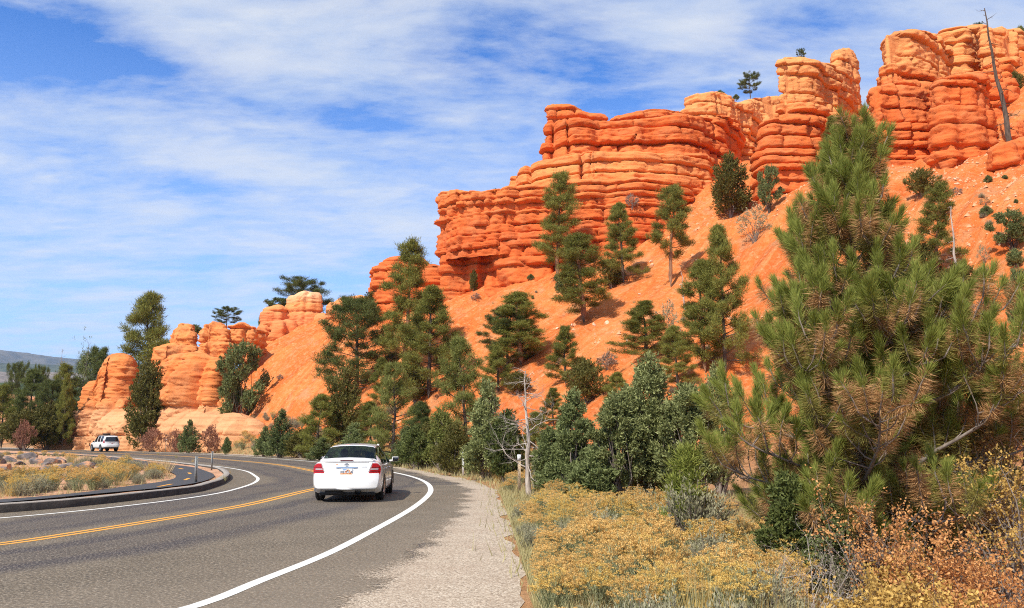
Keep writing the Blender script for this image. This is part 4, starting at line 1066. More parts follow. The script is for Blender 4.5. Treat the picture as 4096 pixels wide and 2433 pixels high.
fo = Tris(); r_ = np.random.default_rng(5); c = r_.normal(size=(150, 3)) * [.55, .55, 1.3] + [0, 0, 5.6]; clump(fo, c, r_, .20, 9, .2, .06, .3, .9); fo.build('crown', L_jun, o)
# white dead tree by the marker post
p = at(1293, 1215, 24.0); p[2] = -.05; o = snag('dead_tree', 5, 2.9, 303, B_dead, 34, .20, .125, 3, el0=.2, k=3, bt=.21); o.location = p
tag(o, 'white bare dead tree with crooked branches behind the marker post', 'tree'); hh = (at(1303, 905, p[1])[2] - p[2]) / 5; o.scale = (hh, hh, hh)
DEAD = p
for tp, bs, w_, lb in (((2336, 498), (2338, 748), 26, 'slim grey dead pole of a pine with short broken twigs on the right slope'), ((2465, 8), (2459, 248), 60, 'tall grey dead snag on the skyline at the upper right corner'),
                       ((1668, 655), (1670, 760), 14, 'thin dead stick of a tree left of the layered pine')):
    p = hit(*bs)
    if bs[0] == 2459: p = at(2459, 248, 58); p[2] = min(p[2], onground(p[0], p[1]) + .1)
    h = at(*tp, p[1])[2] - p[2]; o = snag('dead_pole', h, w_ / 2000 * p[1] * 1.2, int(tp[0]), B_dark if bs[0] == 2459 else B_dead, 26, .2, h * .017 + .015, 1, el0=.05, k=2)
    o.location = p - np.array([0, 0, .1]); tag(o, lb, 'dead tree')


# ------------------------------------------------------------------ near vegetation
# tall blue-green junipers between the dead tree and the big pine
def bigjun(seed, h, w, mat, clumps, lobes, shape, leaf=.085):
    return juniper('juniper_tree', h, w, seed, mat, 1.0, leaf, shape, int(lobes * 2.2), .5, clumps, bark=B_grey, lob_s=.52)
for i, (top, base, hw, Y, mat, cl, lob, shp, lab) in enumerate((
    ((1604, 866), (1592, 1240), 92, 19.5, L_blue, 2300, 30, 'egg', 'tallest blue-green juniper, its spire against the red slope left of the big pine'),
    ((1690, 948), (1688, 1235), 80, 18.6, L_blue, 1500, 26, 'open', 'blue-green juniper touching the right side of the tallest juniper'),
    ((1512, 968), (1510, 1240), 72, 19.0, L_blue, 1500, 26, 'open', 'blue-green juniper touching the left side of the tallest juniper'),
    ((1408, 955), (1402, 1222), 78, 22.0, L_jun, 1800, 22, 'cone', 'dark green cone-shaped juniper right of the white dead tree'),
    ((1345, 1050), (1345, 1215), 48, 23.5, L_jun, 1000, 16, 'egg', 'low dark juniper at the foot of the white dead tree'),
    ((1188, 930), (1190, 1130), 66, 33, L_blue, 1500, 26, 'cone', 'broad blue-green juniper left of the white dead tree'),
    ((1235, 1010), (1238, 1150), 44, 31, L_pdark, 800, 16, 'egg', 'dark shrubby juniper between the broad blue-green one and the white dead tree'),
    ((1755, 890), (1752, 1040), 62, 24, L_blue, 900, 18, 'egg', 'grey-green juniper half hidden by the big pine\'s left edge'),
    ((1450, 1120), (1450, 1235), 60, 18.6, L_jun, 900, 16, 'round', 'low spreading juniper in front of the tall ones'),
    ((1010, 1045), (1012, 1112), 60, 44, L_pdark, 500, 12, 'round', 'dark pine scrub right of the open young pine'),
    ((1070, 1000), (1075, 1115), 40, 40, L_sap, 500, 14, 'egg', 'light olive juniper left of the silvery shrub'))):
    p = at(base[0], base[1], Y); p[2] = onground(p[0], p[1]); h = at(*top, Y)[2] - p[2]; w = hw / 2000 * Y * 1.05
    o = bigjun(400 + i, h, w, mat, cl, lob, shp, .085 if Y < 28 else .12); o.location = p; o.rotation_euler = (0, 0, i * 1.3); tag(o, lab, 'tree')
p = at(1682, 1255, 13.5); p[2] = -.05
o = pine('pine_tree', at(1676, 1105, 13.5)[2] + .05, .42, 431, .15, 16, L_hero, B_grey, .5, 'cone', 0, .13, tr=.02); o.location = p
tag(o, 'small bright green pine sapling between the tall junipers and the big pine', 'tree')


def needle_shoot(G, O, Br, a, d, L, r, brown, nl=.175):
    P = curve(a, d, L, 5, r, .10, .45); Br.tube(P, np.linspace(.012, .006, 6), 4)
    n = int(400 * L / .35); s = r.uniform(.0, 1, n) ** .72; q = s * 5; i = np.minimum(4, q.astype(int)); T = unit(P[i + 1] - P[i])
    C = P[i] + (P[i + 1] - P[i]) * (q - i)[:, None]
    br = s + r.normal(size=n) * .13 < brown
    R_ = unit(np.cross(T, r.normal(size=(n, 3)))); phi = np.radians(np.where(br, 78 - 22 * s, 46 - 30 * s) + r.normal(size=n) * 9)
    D = T * np.cos(phi)[:, None] + R_ * np.sin(phi)[:, None]
    D[br] += [0, 0, -.30]
    Ln = nl * r.uniform(.72, 1.12, n)
    G.blades(C[~br], D[~br], Ln[~br], .0054, r)
    if br.any(): O.blades(C[br], D[br], Ln[br] * .85, .0054, r)


def big_pine():
    r = np.random.default_rng(77); Y = 10.3
    b = at(2086, 1450, Y); b[2] = -.1; top = at(2100, 285, Y)
    root = empty('pine_tree', b); G, O, OG, Br, Tk = Tris(), Tris(), Tris(), Tris(), Tris()
    H = top[2] - b[2] - .22; s = Y / 2000
    prof = [(0, .8), (.08, 1.4), (.16, 1.7), (.26, 1.95), (.36, 1.85), (.46, 1.5), (.56, 1.12), (.66, .85), (.76, .48), (.86, .26), (.94, .12), (1, .03)]
    n = 16; zz = np.linspace(-.2, H * .97, n); TP = np.c_[.10 * np.sin(zz * 1.1) + (top[0] - b[0]) * zz / H, .06 * np.cos(zz * 1.3), zz]
    Tk.tube(TP, .10 * (1 - .86 * np.clip(zz / H, 0, 1)), 8)
    tp = lambda z: np.array([np.interp(z, zz, TP[:, 0]), np.interp(z, zz, TP[:, 1]), z])
    az = 0.4; nl = 98
    for i in range(nl):
        f = .035 + .945 * ((i + .5) / nl) ** 1.08; R = np.interp(f, [p[0] for p in prof], [p[1] for p in prof]) * r.uniform(.72, 1.12)
        az += 2.4 + r.normal() * .35
        ca = math.cos(az); R *= 1 + (.16 * ca if f < .5 else .05 * ca) * 1.0      # the crown hangs out further to the right
        el = .12 + .55 * f
        drop = .10 + .42 * min(1.0, R)
        P = curve(tp(max(.15, H * f - drop * .9)), [math.cos(az) * math.cos(el), math.sin(az) * math.cos(el), math.sin(el)], R * 1.05 + .05, 8, r, .10, .18 + .5 * f)
        Br.tube(P, np.linspace(.012 + .014 * R, .007, 9), 5)
        br = np.clip(.82 - .52 * f + r.normal() * .18, .05, .95)
        ends = [(P[-1], unit(P[-1] - P[-2]) + [0, 0, .5])]
        if f < .55: ends += [(P[int(r.integers(2, 5))], unit(r.normal(size=3) * .8 + [0, 0, .9])) for _ in range(3)]
        k = int(3 + 5.5 * R)
        for j in range(k):
            q = r.uniform(.22, .98) * 8; m_ = min(7, int(q)); a = P[m_] + (P[m_ + 1] - P[m_]) * (q - m_)
            sg = 1 if j % 2 else -1; a2 = az + sg * r.uniform(.5, 1.3)
            B = curve(a, [math.cos(a2), math.sin(a2), .35], r.uniform(.12, .38) * (.6 + .4 * R), 4, r, .14, .6)
            Br.tube(B, [.010, .009, .008, .007, .006], 4); ends.append((B[-1], unit(B[-1] - B[-2]) + [0, 0, .7]))
            if r.random() < .35: ends.append((B[2], unit(r.normal(size=3) + [0, 0, 1.0])))
        for (a, d) in ends:
            bb = np.clip(br + r.normal() * .15, 0, .85)
            needle_shoot(G, O if r.random() < .62 else OG, Br, a, d, r.uniform(.26, .50) * (1.0 - .25 * (R < .4)), r, bb)
    needle_shoot(G, OG, Br, tp(H * .88), [0, 0, 1], .62, r, .1, .17); needle_shoot(G, OG, Br, tp(H * .82), [.15, 0, 1], .5, r, .3); needle_shoot(G, OG, Br, tp(H * .86), [-.2, -.1, 1], .42, r, .2)
    Tk.build('trunk', B_grey, root, True); Br.build('branches', B_grey, root); G.build('crown', L_hero, root)
    a = O.build('old_needles', L_brown, root); a['label'] = 'rust brown older needles'
    a = OG.build('old_needles', L_dullg, root); a['label'] = 'dull olive older needles'
    tag(root, 'big long-needled pine in the foreground with green tips and rust brown inner needles', 'tree')
big_pine()

for i, (top, base, hw, Y, mat, cl, shp, lab) in enumerate((
    ((1925, 1165), (1935, 1470), 78, 9.3, L_pdark, 900, 'egg', 'dark green juniper growing under the big pine\'s left side'),
    ((2010, 1230), (2020, 1475), 62, 9.1, L_jun, 700, 'egg', 'green juniper in the shade under the middle of the big pine'),
    ((2240, 930), (2250, 1400), 200, 12.5, L_pdark, 1500, 'egg', 'dark juniper filling the space behind the big pine\'s right half'),
    ((2420, 1010), (2420, 1300), 90, 13.5, L_olive, 700, 'egg', 'olive juniper behind the big pine at the right edge'))):
    p = at(base[0], base[1], Y); p[2] = -.08; h = at(*top, Y)[2] - p[2]; w = hw / 2000 * Y
    o = bigjun(450 + i, h, w, mat, cl, 16, shp, .055); o.location = p; tag(o, lab, 'shrub')
# another, smaller branchy pine leaning in at the right edge
p = at(2430, 1400, 11.5); p[2] = -.08
def side_pine():
    r = np.random.default_rng(91); root = empty('pine_tree', p); G, O, Br, Tk = Tris(), Tris(), Tris(), Tris(); H = at(2430, 880, 11.5)[2] - p[2]
    zz = np.linspace(-.2, H, 9); TP = np.c_[.05 * np.sin(zz * 2), 0 * zz, zz]; Tk.tube(TP, .06 * (1 - .8 * zz.clip(0) / H), 7); az = 0
    for i in range(24):
        f = .15 + .84 * (i + .5) / 24; az += 2.4; R = (1.25 * (1 - f) ** .6 + .1) * r.uniform(.7, 1.1)
        P = curve([np.interp(H * f, zz, TP[:, 0]), 0, H * f - .2 * R], [math.cos(az), math.sin(az), .3], R, 6, r, .1, .5); Br.tube(P, np.linspace(.018, .007, 7), 4)
        for j in range(int(2 + 5 * R)):
            q = r.uniform(.3, 1) * 6; m_ = min(5, int(q)); a = P[m_] + (P[m_ + 1] - P[m_]) * (q - m_); d = unit(unit(P[-1] - P[-2]) + r.normal(size=3) * .6 + [0, 0, .6])
            B = curve(a, d, .2, 3, r, .1, .3); Br.tube(B, [.008, .007, .006, .006], 3); needle_shoot(G, O, Br, B[-1], d, .3, r, np.clip(.55 + r.normal() * .2, 0, .9))
    Tk.build('trunk', B_grey, root); Br.build('branches', B_grey, root); G.build('crown', L_dullg, root); O.build('old_needles', L_brown, root)
    tag(root, 'yellowish pine with brown needles at the right edge behind the amber shrubs', 'tree')
side_pine()


def leafy_shrub(name, h, w, seed, mat, n=9, lev=3, leafs=9, size=.035, twig=None):
    r = np.random.default_rng(seed); root = empty(name); Br, Fo = Tris(), Tris(); tips = []
    for i in range(n):
        a = i * 2.4; el = r.uniform(.7, 1.35); sp = w / h
        d = [math.cos(a) * math.cos(el) * sp * 1.6, math.sin(a) * math.cos(el) * sp * 1.6, math.sin(el)]
        branchy(Br, [math.cos(a) * .08, math.sin(a) * .08, -.05], d, h * r.uniform(.42, .6), .010 * h, r, lev, .55, .15, 3, .16, tips, 4)
    tp_ = np.vstack([t[1:] for t in tips]); tp_ = tp_[r.random(len(tp_)) < .48]; C = np.repeat(tp_, leafs // 2, 0) + r.normal(size=(len(tp_) * (leafs // 2), 3)) * .025
    Fo.blades(C, r.normal(size=C.shape) + [0, 0, .2], size * r.uniform(.6, 1.2, len(C)), size * .62, r)
    Br.build('branches', twig or B_grey, root); Fo.build('foliage', mat, root); return root
AUT = ((2150, 1165, 1478, 85, 8.6, L_pink, 'pink-leaved shrub with grey twigs in front of the big pine'), (2235, 1240, 1484, 95, 8.2, L_pink, 'salmon pink shrub right of the tallest pink-leaved one'),
       (2330, 1300, 1500, 90, 7.8, L_pink, 'low salmon shrub at the bottom right among amber ones'), (2440, 1290, 1520, 80, 7.4, L_pink, 'orange-pink shrub in the bottom right corner'),
       (2410, 1050, 1420, 62, 9.6, L_yell, 'tall amber shrub in front of the yellowish pine'), (2480, 1060, 1440, 55, 9.2, L_yell, 'yellow-leaved shrub cut by the right edge'),
       (2150, 1400, 1530, 70, 7.2, L_yell, 'low amber shrub at the bottom below the pink-leaved one'), (2290, 1420, 1560, 80, 6.9, L_yell, 'amber and orange shrub at the very bottom, right part'),
       (2400, 1440, 1570, 70, 6.7, L_pink, 'short pinkish shrub at the very bottom right'), (2210, 1350, 1500, 50, 8.0, L_yell, 'small yellow-leaved shrub between the pink ones'))
for i, (px, ty, by, hw, Y, mat, lab) in enumerate(AUT):
    p = at(px, by, Y); h = at(px, ty, Y)[2] + .05; p[2] = -.05
    o = leafy_shrub('autumn_shrub', h, hw / 2000 * Y, 500 + i, mat, 13, 3, 8, .040 if mat is L_yell else .034); o.location = p; tag(o, lab, 'shrub')
p = at(1960, 1484, 8.0); p[2] = -.05; o = leafy_shrub('bare_shrub', .95, .5, 531, L_grey, 14, 3, 3, .02, B_dead); o.location = p; tag(o, 'leafless twiggy brush at the foot of the big pine', 'shrub')


# ------------------------------------------------------------------ brush, sage and grass
def rabbitbrush(seed, flower, n=70, h=.75, w=.38):
    r = np.random.default_rng(seed); root = empty('rabbitbrush'); St, Fl = Tris(), Tris()
    a = r.uniform(0, 6.28, n); q = r.uniform(0, 1, n) ** .6
    b = np.c_[np.cos(a) * q * .10, np.sin(a) * q * .10, np.zeros(n)]
    e = np.c_[np.cos(a) * q * w, np.sin(a) * q * w, h * (1 - .30 * q * q) * r.uniform(.80, 1.08, n)]
    mid = b * .5 + e * .5 + np.c_[(e[:, :2] - b[:, :2]) * -.12, np.full(n, .04)]
    for i in range(n): St.tube([b[i], mid[i], e[i]], [.005, .0045, .003], 3)
    k = 22; s = r.uniform(.25, .97, (n, k)); C = (1 - s)[..., None] ** 2 * b[:, None] + 2 * (s * (1 - s))[..., None] * mid[:, None] + (s ** 2)[..., None] * e[:, None]
    D = unit(e - b)[:, None] + r.normal(size=(n, k, 3)) * .35
    St.leaves(C.reshape(-1, 3), D.reshape(-1, 3), .075 * r.uniform(.6, 1.2, n * k), .007, r)
    hc = []
    for i in range(n):
        m = r.integers(3, 6); t = e[i] + r.normal(size=(m, 3)) * [.045, .045, .02]; hc.append(t)
        for j in t: St.leaves([e[i] - [0, 0, .05]], np.array([j - e[i] + [0, 0, .05]]), [np.linalg.norm(j - e[i] + [0, 0, .05])], .004, r)
    hc = np.vstack(hc); m = 15; d = unit(r.normal(size=(len(hc), m, 3))) * [1, 1, .5]
    Cc = hc[:, None] + d * .030 * r.uniform(.3, 1, (len(hc), m, 1))
    Fl.leaves(Cc.reshape(-1, 3), (d + [0, 0, .7] + r.normal(size=d.shape) * .3).reshape(-1, 3), .019, .013, r)
    St.build('stems', L_stem, root); Fl.build('flower_heads', flower, root); return root


def sagebrush(seed, h=.6, w=.42, n=130, mat=None):
    r = np.random.default_rng(seed); root = empty('sagebrush'); St, Fo = Tris(), Tris()
    d = unit(r.normal(size=(n, 3)) * [1, 1, .6] + [0, 0, .75]); d[:, 2] = np.abs(d[:, 2]); e = d * np.array([w, w, h]) * r.uniform(.72, 1.05, (n, 1))
    for i in range(n): St.tube([[0, 0, -.02], e[i] * .5 + r.normal(size=3) * .02, e[i]], [.010, .006, .003], 3)
    k = 26; s = r.uniform(0, 1, (n, k, 1)); C = e[:, None] * (.62 + .38 * s) + r.normal(size=(n, k, 3)) * .018 + [0, 0, .05] * s
    Fo.blades(C.reshape(-1, 3), (unit(e)[:, None] + [0, 0, .5] + r.normal(size=(n, k, 3)) * .5).reshape(-1, 3), .042 * r.uniform(.6, 1.2, n * k), .014, r)
    St.build('stems', B_grey, root); Fo.build('foliage', mat or L_sage, root); return root


def grass_tuft(seed, h, w, n, mat):
    r = np.random.default_rng(seed); G = Tris(); a = r.uniform(0, 6.28, n); q = r.uniform(0, 1, n)
    C = np.c_[np.cos(a) * q * w * .35, np.sin(a) * q * w * .35, np.full(n, -.02)]
    G.leaves(C, np.c_[np.cos(a) * q * .55, np.sin(a) * q * .55, np.ones(n)] + r.normal(size=(n, 3)) * .12, h * r.uniform(.5, 1.1, n), .009, r)
    o = G.build('grass_tuft', mat); return o
RB = [rabbitbrush(600 + i, (L_gold, L_gold, L_goldy, L_gold)[i], (80, 65, 75, 55)[i]) for i in range(4)]
SG = [sagebrush(620 + i) for i in range(3)]
GT = [grass_tuft(640, .7, .5, 150, L_grassg), grass_tuft(641, .55, .5, 130, L_grass), grass_tuft(642, .9, .5, 160, L_goldy)]
used = set()
BRUSH = {
 'rf': ('golden rabbitbrush in the dense bank right of the gravel shoulder', 'rabbitbrush', 'rabbitbrush bank along the near shoulder'),
 'sf': ('pale grey-green sagebrush among the golden brush near the shoulder', 'sagebrush', 'sagebrush near the shoulder'),
 'gf': ('straw-coloured grass tuft among the near golden brush', 'grass', 'grass tufts near the shoulder'),
 'rs': ('low brush with yellow heads on the verge at the foot of the red slope', 'rabbitbrush', 'brush along the outer verge'),
 'ss': ('low grey sagebrush on the verge at the foot of the red slope', 'sagebrush', 'sagebrush along the outer verge'),
 'gs': ('dry grass tuft on the outer verge beyond the sedan', 'grass', 'grass tufts along the outer verge'),
 'rl': ('yellow-topped rabbitbrush on the flat inside the bend', 'rabbitbrush', 'rabbitbrush inside the bend'),
 'sl': ('grey-green sagebrush on the flat inside the bend', 'sagebrush', 'sagebrush inside the bend'),
 'gl': ('dry golden grass tuft beside the bike path', 'grass', 'grass tufts by the bike path')}
SRC = {'r': RB, 's': SG, 'g': GT}
POSTS = [S(q) for q in ((2077, 1975), (1852, 1907), (782, 1948), (845, 1892), (662, 1809))]
def put(kind, x, y, z, sc, szz=1.0):
    for qx, qy in POSTS:
        if qy - 7 < y < qy + .4 and abs(x - qx * y / qy) < .38 + .012 * y: sc *= .4
    src = random.choice(SRC[kind[0]])
    if src.name in used: o = copy_tree(src)
    else: o = src; used.add(src.name)
    o.location = (x, y, z); o.rotation_euler = (0, 0, random.uniform(0, 6.28)); o.scale = (sc, sc, sc * szz)
    for k in ('label', 'category', 'group'):
        if k in o: del o[k]
    return tag(o, *BRUSH[kind])
GRV = np.vstack([pave, grav[::-1]])
gy_, gx_ = grav[:, 1], grav[:, 0]
cnt = 0; SAGES = [S((a * K, b_ * K)) for a, b_ in ((1695, 1335), (1390, 1215), (1470, 1250), (1740, 1395))]
y = 5.6
while y < 27:
    st = .41 if y < 12 else .56 if y < 18 else .80
    m_ = (gy_ > 0) & (gy_ < 30); x0 = np.interp(y, gy_[m_], gx_[m_])
    x = x0 + .22 + random.uniform(0, .15)
    xmax = max(.34 * y, x0 + 1.2) if y < 13 else (.245 * y if y < 19.5 else .10 * y + 1.0)
    while x < xmax:
        xx = x + random.uniform(-.16, .16); yy = y + random.uniform(-.2, .2); edge = x < x0 + .7
        if any(math.hypot(xx - q_[0], yy - q_[1]) < .62 or (0 < q_[1] - yy < 1.3 and abs(xx - q_[0] * yy / q_[1]) < .4) for q_ in SAGES): x += st; continue
        nz = float(fbm(np.array([xx * .45]), np.array([yy * .45]), np.array([0.]), 71, 2)[0]); k = ('sf' if random.random() < .5 else 'gf') if nz > .16 + .35 * random.random() else ('rf' if random.random() < .88 else 'gf')
        put(k, xx, yy, -.06, random.uniform(.60, .95) * (1.0 if not edge else .70), random.uniform(.8, 1.15)); cnt += 1
        x += st
    y += st
for px, py, sc, lab in ((1695, 1335, 1.5, 'largest pale sagebrush, left of the big pine\'s foot'), (1660, 1290, .95, 'pale sagebrush behind the largest one'), (1390, 1215, 1.1, 'tawny sagebrush in front of the dark cone-shaped juniper'), (1470, 1250, 1.0, 'pale sagebrush in front of the low spreading juniper'), (1590, 1265, .9, 'olive sagebrush below the tallest blue-green juniper'), (1740, 1395, .8, 'straw-grey sagebrush at the left foot of the big pine'), (2060, 1470, .7, 'silvery sagebrush at the bottom under the big pine')):
    p = np.array(S((px * K, py * K))); o = copy_tree(SG[0]); o.location = (p[0], p[1], -.06); o.scale = (sc * 1.15, sc * 1.15, sc * 1.25); o.rotation_euler = (0, 0, px)
    for k in ('label', 'category', 'group'):
        if k in o: del o[k]
    tag(o, lab, 'sagebrush')
# outer verge
gr = resample(grav, .8); gn_ = normals2(gr)
for (x, y), nn in zip(gr, gn_):
    if y < 25 or y > 118 or x > 3: continue
    for o_ in ((.4, 1.4, 2.6, 4.0) if y < 50 else (.5, 1.7, 3.2, 5.2) if y < 70 else (.7, 2.6, 5.0)):
        if random.random() < .34: continue
        q = -o_ - random.uniform(0, .9); X, Y_ = x + nn[0] * q, y + nn[1] * q
        put(random.choice(('rs', 'ss', 'gs', 'rs', 'gs') if y < 62 else ('ss', 'rs', 'ss')), X, Y_, onground(X, Y_), random.uniform(.5, .95) * (1.0 if y < 60 else 1.6))
# flat inside the bend
pin = resample(path_in, .5)
vp = np.vstack([path_in, [(-150, 110), (-150, 5)]])
n_ = 0; tries = 0
while n_ < 190 and tries < 9000:
    tries += 1; Yv = 17 + 85 * random.random() ** 1.25; px_ = random.uniform(-60, 420); X = at(px_, 1000, Yv)[0]
    if not pip(np.array([[X, Yv]]), vp)[0] or pdist(np.array([[X, Yv]]), pin)[0] < .6: continue
    dpx = (px_, 1065 + 1.7 * 2000 / Yv)
    if 120 < px_ < 260 and 1148 < dpx[1] < 1175: continue
    if 0 < px_ < 165 and 1128 < dpx[1] < 1180 : continue
    if 165 < px_ < 330 and 1120 < dpx[1] < 1142 and random.random() < .8: continue
    if float(fbm(np.array([X * .22]), np.array([Yv * .22]), np.array([0.]), 72, 2)[0]) < -.12: continue
    put(random.choice(('rl', 'sl', 'sl', 'sl', 'rl', 'gl')), X, Yv, .05, random.uniform(.55, .95) * (1 if Yv < 60 else .72)); n_ += 1
for px, py, sc in ((385, 1168, 1.5), (398, 1160, 1.3), (372, 1150, 1.2), (405, 1148, 1.1)):
    p = S((px * K, py * K)); o = copy_tree(GT[1]); o.location = (*p, .08); o.scale = (sc * 1.4, sc * 1.4, sc)
    for k in ('label', 'category', 'group'):
        if k in o: del o[k]
    tag(o, 'tall golden grass clump leaning over the bike path', 'grass', 'tall golden grass by the bike path')
for px, py in ((520, 1186), (545, 1180), (455, 1200), (505, 1160), (560, 1160), (470, 1130), (430, 1120), (385, 1112), (350, 1108)):
    p = S((px * K, py * K)); put('gl', p[0], p[1], .08, .45)


def litter(name, n, f, mat, size, seed, kind='stuff'):
    """short grass blades or chips, too many to count"""
    r = np.random.default_rng(seed); G = Tris(); C = f(r, n); a = r.uniform(0, 6.28, len(C)); h = size * r.uniform(.4, 1.1, len(C))
    G.leaves(C, np.c_[np.cos(a) * .45, np.sin(a) * .45, np.ones(len(a))], h, np.full(len(a), .012) * (1 + C[:, 1] / 35), r)
    return tag(G.build(name, mat), kind=kind)
def f_verge(r, n):
    i = r.integers(0, len(gr), n); ok = (gr[i, 1] > 9) & (gr[i, 1] < 118); i = i[ok]; q = -(r.uniform(0, 1, len(i)) ** 1.3) * 5.5 - .05
    P = gr[i] + gn_[i] * q[:, None] + r.normal(size=(len(i), 2)) * .3; return np.c_[P, ground_h(P[:, 0], P[:, 1]) - .02]
tag(litter('dry_grass', 60000, f_verge, L_grassg, .34, 5), 'thin dry grass along the outer verge', 'grass')
def f_bank(r, n):
    Y = r.uniform(6, 26, n); x0 = np.interp(Y, gy_[m_], gx_[m_]); X = x0 + .02 + r.random(n) ** 1.6 * (.42 * Y - x0); return np.c_[X, Y, np.full(n, -.04)]
tag(litter('dry_grass', 26000, f_bank, L_grassg, .26, 8), 'thin pale grass and stems under the golden brush', 'grass')
def f_in(r, n):
    Y = 16 + 90 * r.random(n) ** 1.3; X = r.uniform(-.66, -.28, n) * Y; P = np.c_[X, Y]; P = P[pip(P, np.vstack([path_in[::4], [(-150, 110), (-150, 5)]]))]
    P = P[fbm(P[:, 0] * .3, P[:, 1] * .3, P[:, 0] * 0, 6, 3) > -.08]; return np.c_[P, np.full(len(P), .08)]
tag(litter('dry_grass', 26000, f_in, L_grassg, .22, 6), 'thin dry grass on the flat inside the bend', 'grass')


# ------------------------------------------------------------------ boulders and stones
def boulder_mesh(seed, mat, rough=.22):
    import bmesh
    bm = bmesh.new(); bmesh.ops.create_icosphere(bm, subdivisions=4, radius=1)
    V = np.array([v.co[:] for v in bm.verts]); r = np.random.default_rng(seed)
    for k in range(9):        # flat fracture faces
        n = unit(r.normal(size=3)); d = r.uniform(.55, .85); e = V @ n - d; V = V - np.outer(np.clip(e, 0, None) * .92, n)
    V = V * (1 + .10 * fbm(V[:, 0] * 2, V[:, 1] * 2, V[:, 2] * 2, seed, 4)[:, None]) * [1, .8, .7]
    for v, c in zip(bm.verts, V): v.co = c
    me = bpy.data.meshes.new('boulder'); bm.to_mesh(me); bm.free(); me.materials.append(mat); return me
m, nt, b = mat_new('grey_boulder_rock'); M_bould = m
Pp = pos(nt); c = ramp(nt, noise(nt, Pp, 1.3, 6, .6), [(.40, (.10, .088, .082)), (.52, (.20, .165, .145)), (.60, (.52, .25, .12))])
nt.links.new(c, b.inputs['Base Color']); b.inputs['Roughness'].default_value = .9; bump(nt, b, noise(nt, Pp, 5, 6, .7), .6, .1)
BM = [boulder_mesh(i, M_bould) for i in range(4)]; BP = [boulder_mesh(10 + i, M_out) for i in range(3)]
m, nt, b = mat_new('pale_stone'); Pp = pos(nt); nt.links.new(ramp(nt, noise(nt, Pp, 3, 5, .6), [(.4, (.62, .33, .18)), (.6, (.78, .55, .38))]), b.inputs['Base Color']); b.inputs['Roughness'].default_value = .95
for x in BP: x.materials[0] = m
BO = [(20, 1128, 20), (48, 1136, 16), (62, 1122, 24), (8, 1150, 26), (42, 1152, 18), (88, 1134, 20), (112, 1138, 17), (128, 1132, 20), (150, 1130, 18), (92, 1150, 15), (120, 1152, 20), (148, 1150, 22),
      (70, 1158, 16), (30, 1168, 18), (170, 1140, 15), (200, 1146, 24), (222, 1140, 20), (182, 1156, 17), (245, 1156, 22), (262, 1148, 14), (104, 1164, 15), (140, 1166, 14), (-20, 1135, 30), (-15, 1160, 26)]
for i, (px, py, s_) in enumerate(BO):
    p = S((px * K, (py + 4) * K)); R_ = s_ / 2000 * p[1] * 1.05
    o = link(bpy.data.objects.new('boulder', BM[i % 4])); o.location = (p[0], p[1], R_ * .35); o.scale = (R_, R_, R_ * .85); o.rotation_euler = (random.uniform(-.5, .5), random.uniform(-.5, .5), i * 1.9)
    tag(o, ('large ' if s_ > 21 else 'small ' if s_ < 16 else '') + ('grey and rust angular boulder in the ' + ('top' if py < 1137 else 'bottom' if py > 1154 else 'middle') + ' of the heap at the left edge'), 'boulder', 'boulders heaped at the left edge')
ST = [(2335, 455, 7), (1700, 640, 6), (1588, 640, 6), (1590, 652, 8), (1480, 792, 9), (1450, 798, 7), (1610, 808, 8), (1630, 812, 5), (1530, 838, 5), (2380, 240, 6), (2370, 292, 5), (2160, 742, 6), (2330, 440, 5), (2290, 330, 4),
      (2012, 470, 6), (1360, 806, 5), (1395, 800, 6), (1430, 1000, 5), (2420, 700, 6), (2395, 820, 5), (1250, 880, 5), (700, 1075, 5), (565, 1078, 6), (580, 1072, 4), (610, 1080, 4), (540, 990, 4), (1700, 470, 5), (1760, 530, 5), (2320, 805, 5), (2440, 600, 5), (1660, 700, 5), (1560, 720, 5)]
for i, (px, py, s_) in enumerate(ST):
    if py > 1060: continue
    p = hit(px, py); R_ = s_ / 2000 * p[1]; o = link(bpy.data.objects.new('stone', BP[i % 3])); o.location = (p[0], p[1], p[2] + R_ * .2); o.scale = (R_, R_, R_ * .8); o.rotation_euler = (.3 * i, .2 * i, i * 1.3)
    tag(o, 'pale loose stone lying on the bare red slope', 'stone', 'loose stones on the slope')
for i in range(70):
    px, py = random.choice(((random.uniform(1150, 1750), random.uniform(640, 950)), (random.uniform(2200, 2490), random.uniform(180, 720)), (random.uniform(620, 1000), random.uniform(840, 1060)), (random.uniform(1300, 1750), random.uniform(850, 1100))))
    p = hit(px, py); o = copy_tree(random.choice([PROTO['bush'][0], PROTO['twig_bush'][0], GT[0], SG[1]])); sc = random.uniform(.30, .75) * random.uniform(.6, 1) * (1 if 'bush' in o.name or 'shrub' in o.name else 1.1)
    o.location = p; o.scale = (sc, sc, sc); o.rotation_euler = (0, 0, i)
    for k in ('label', 'category', 'group'):
        if k in o: del o[k]
    tag(o, 'small scattered tuft of scrub on the bare red slope', 'scrub', 'scrub tufts on the slope')
def chips(r, n):
    Y = r.uniform(30, 110, n); a = r.uniform(-.42, .68, n); P = np.c_[a * Y, Y]; g = ground_h(P[:, 0], P[:, 1]); ok = g > 1.0
    P, g = P[ok], g[ok]; d = fbm(P[:, 0] * .12, P[:, 1] * .12, P[:, 0] * 0, 33, 3) > .02; return P[d], g[d]
P_, g_ = chips(np.random.default_rng(4), 34000); m2_ = plain('slope_chip', (.74, .34, .17), 1); r_ = np.random.default_rng(9); n = len(P_)
s_ = .045 + .22 * r_.random(n) ** 6
T4 = np.array([(1, 0, -.3), (-.6, .8, -.3), (-.5, -.9, -.3), (.1, 0, .75)]); ang = r_.uniform(0, 6.28, n); ca, sa = np.cos(ang), np.sin(ang)
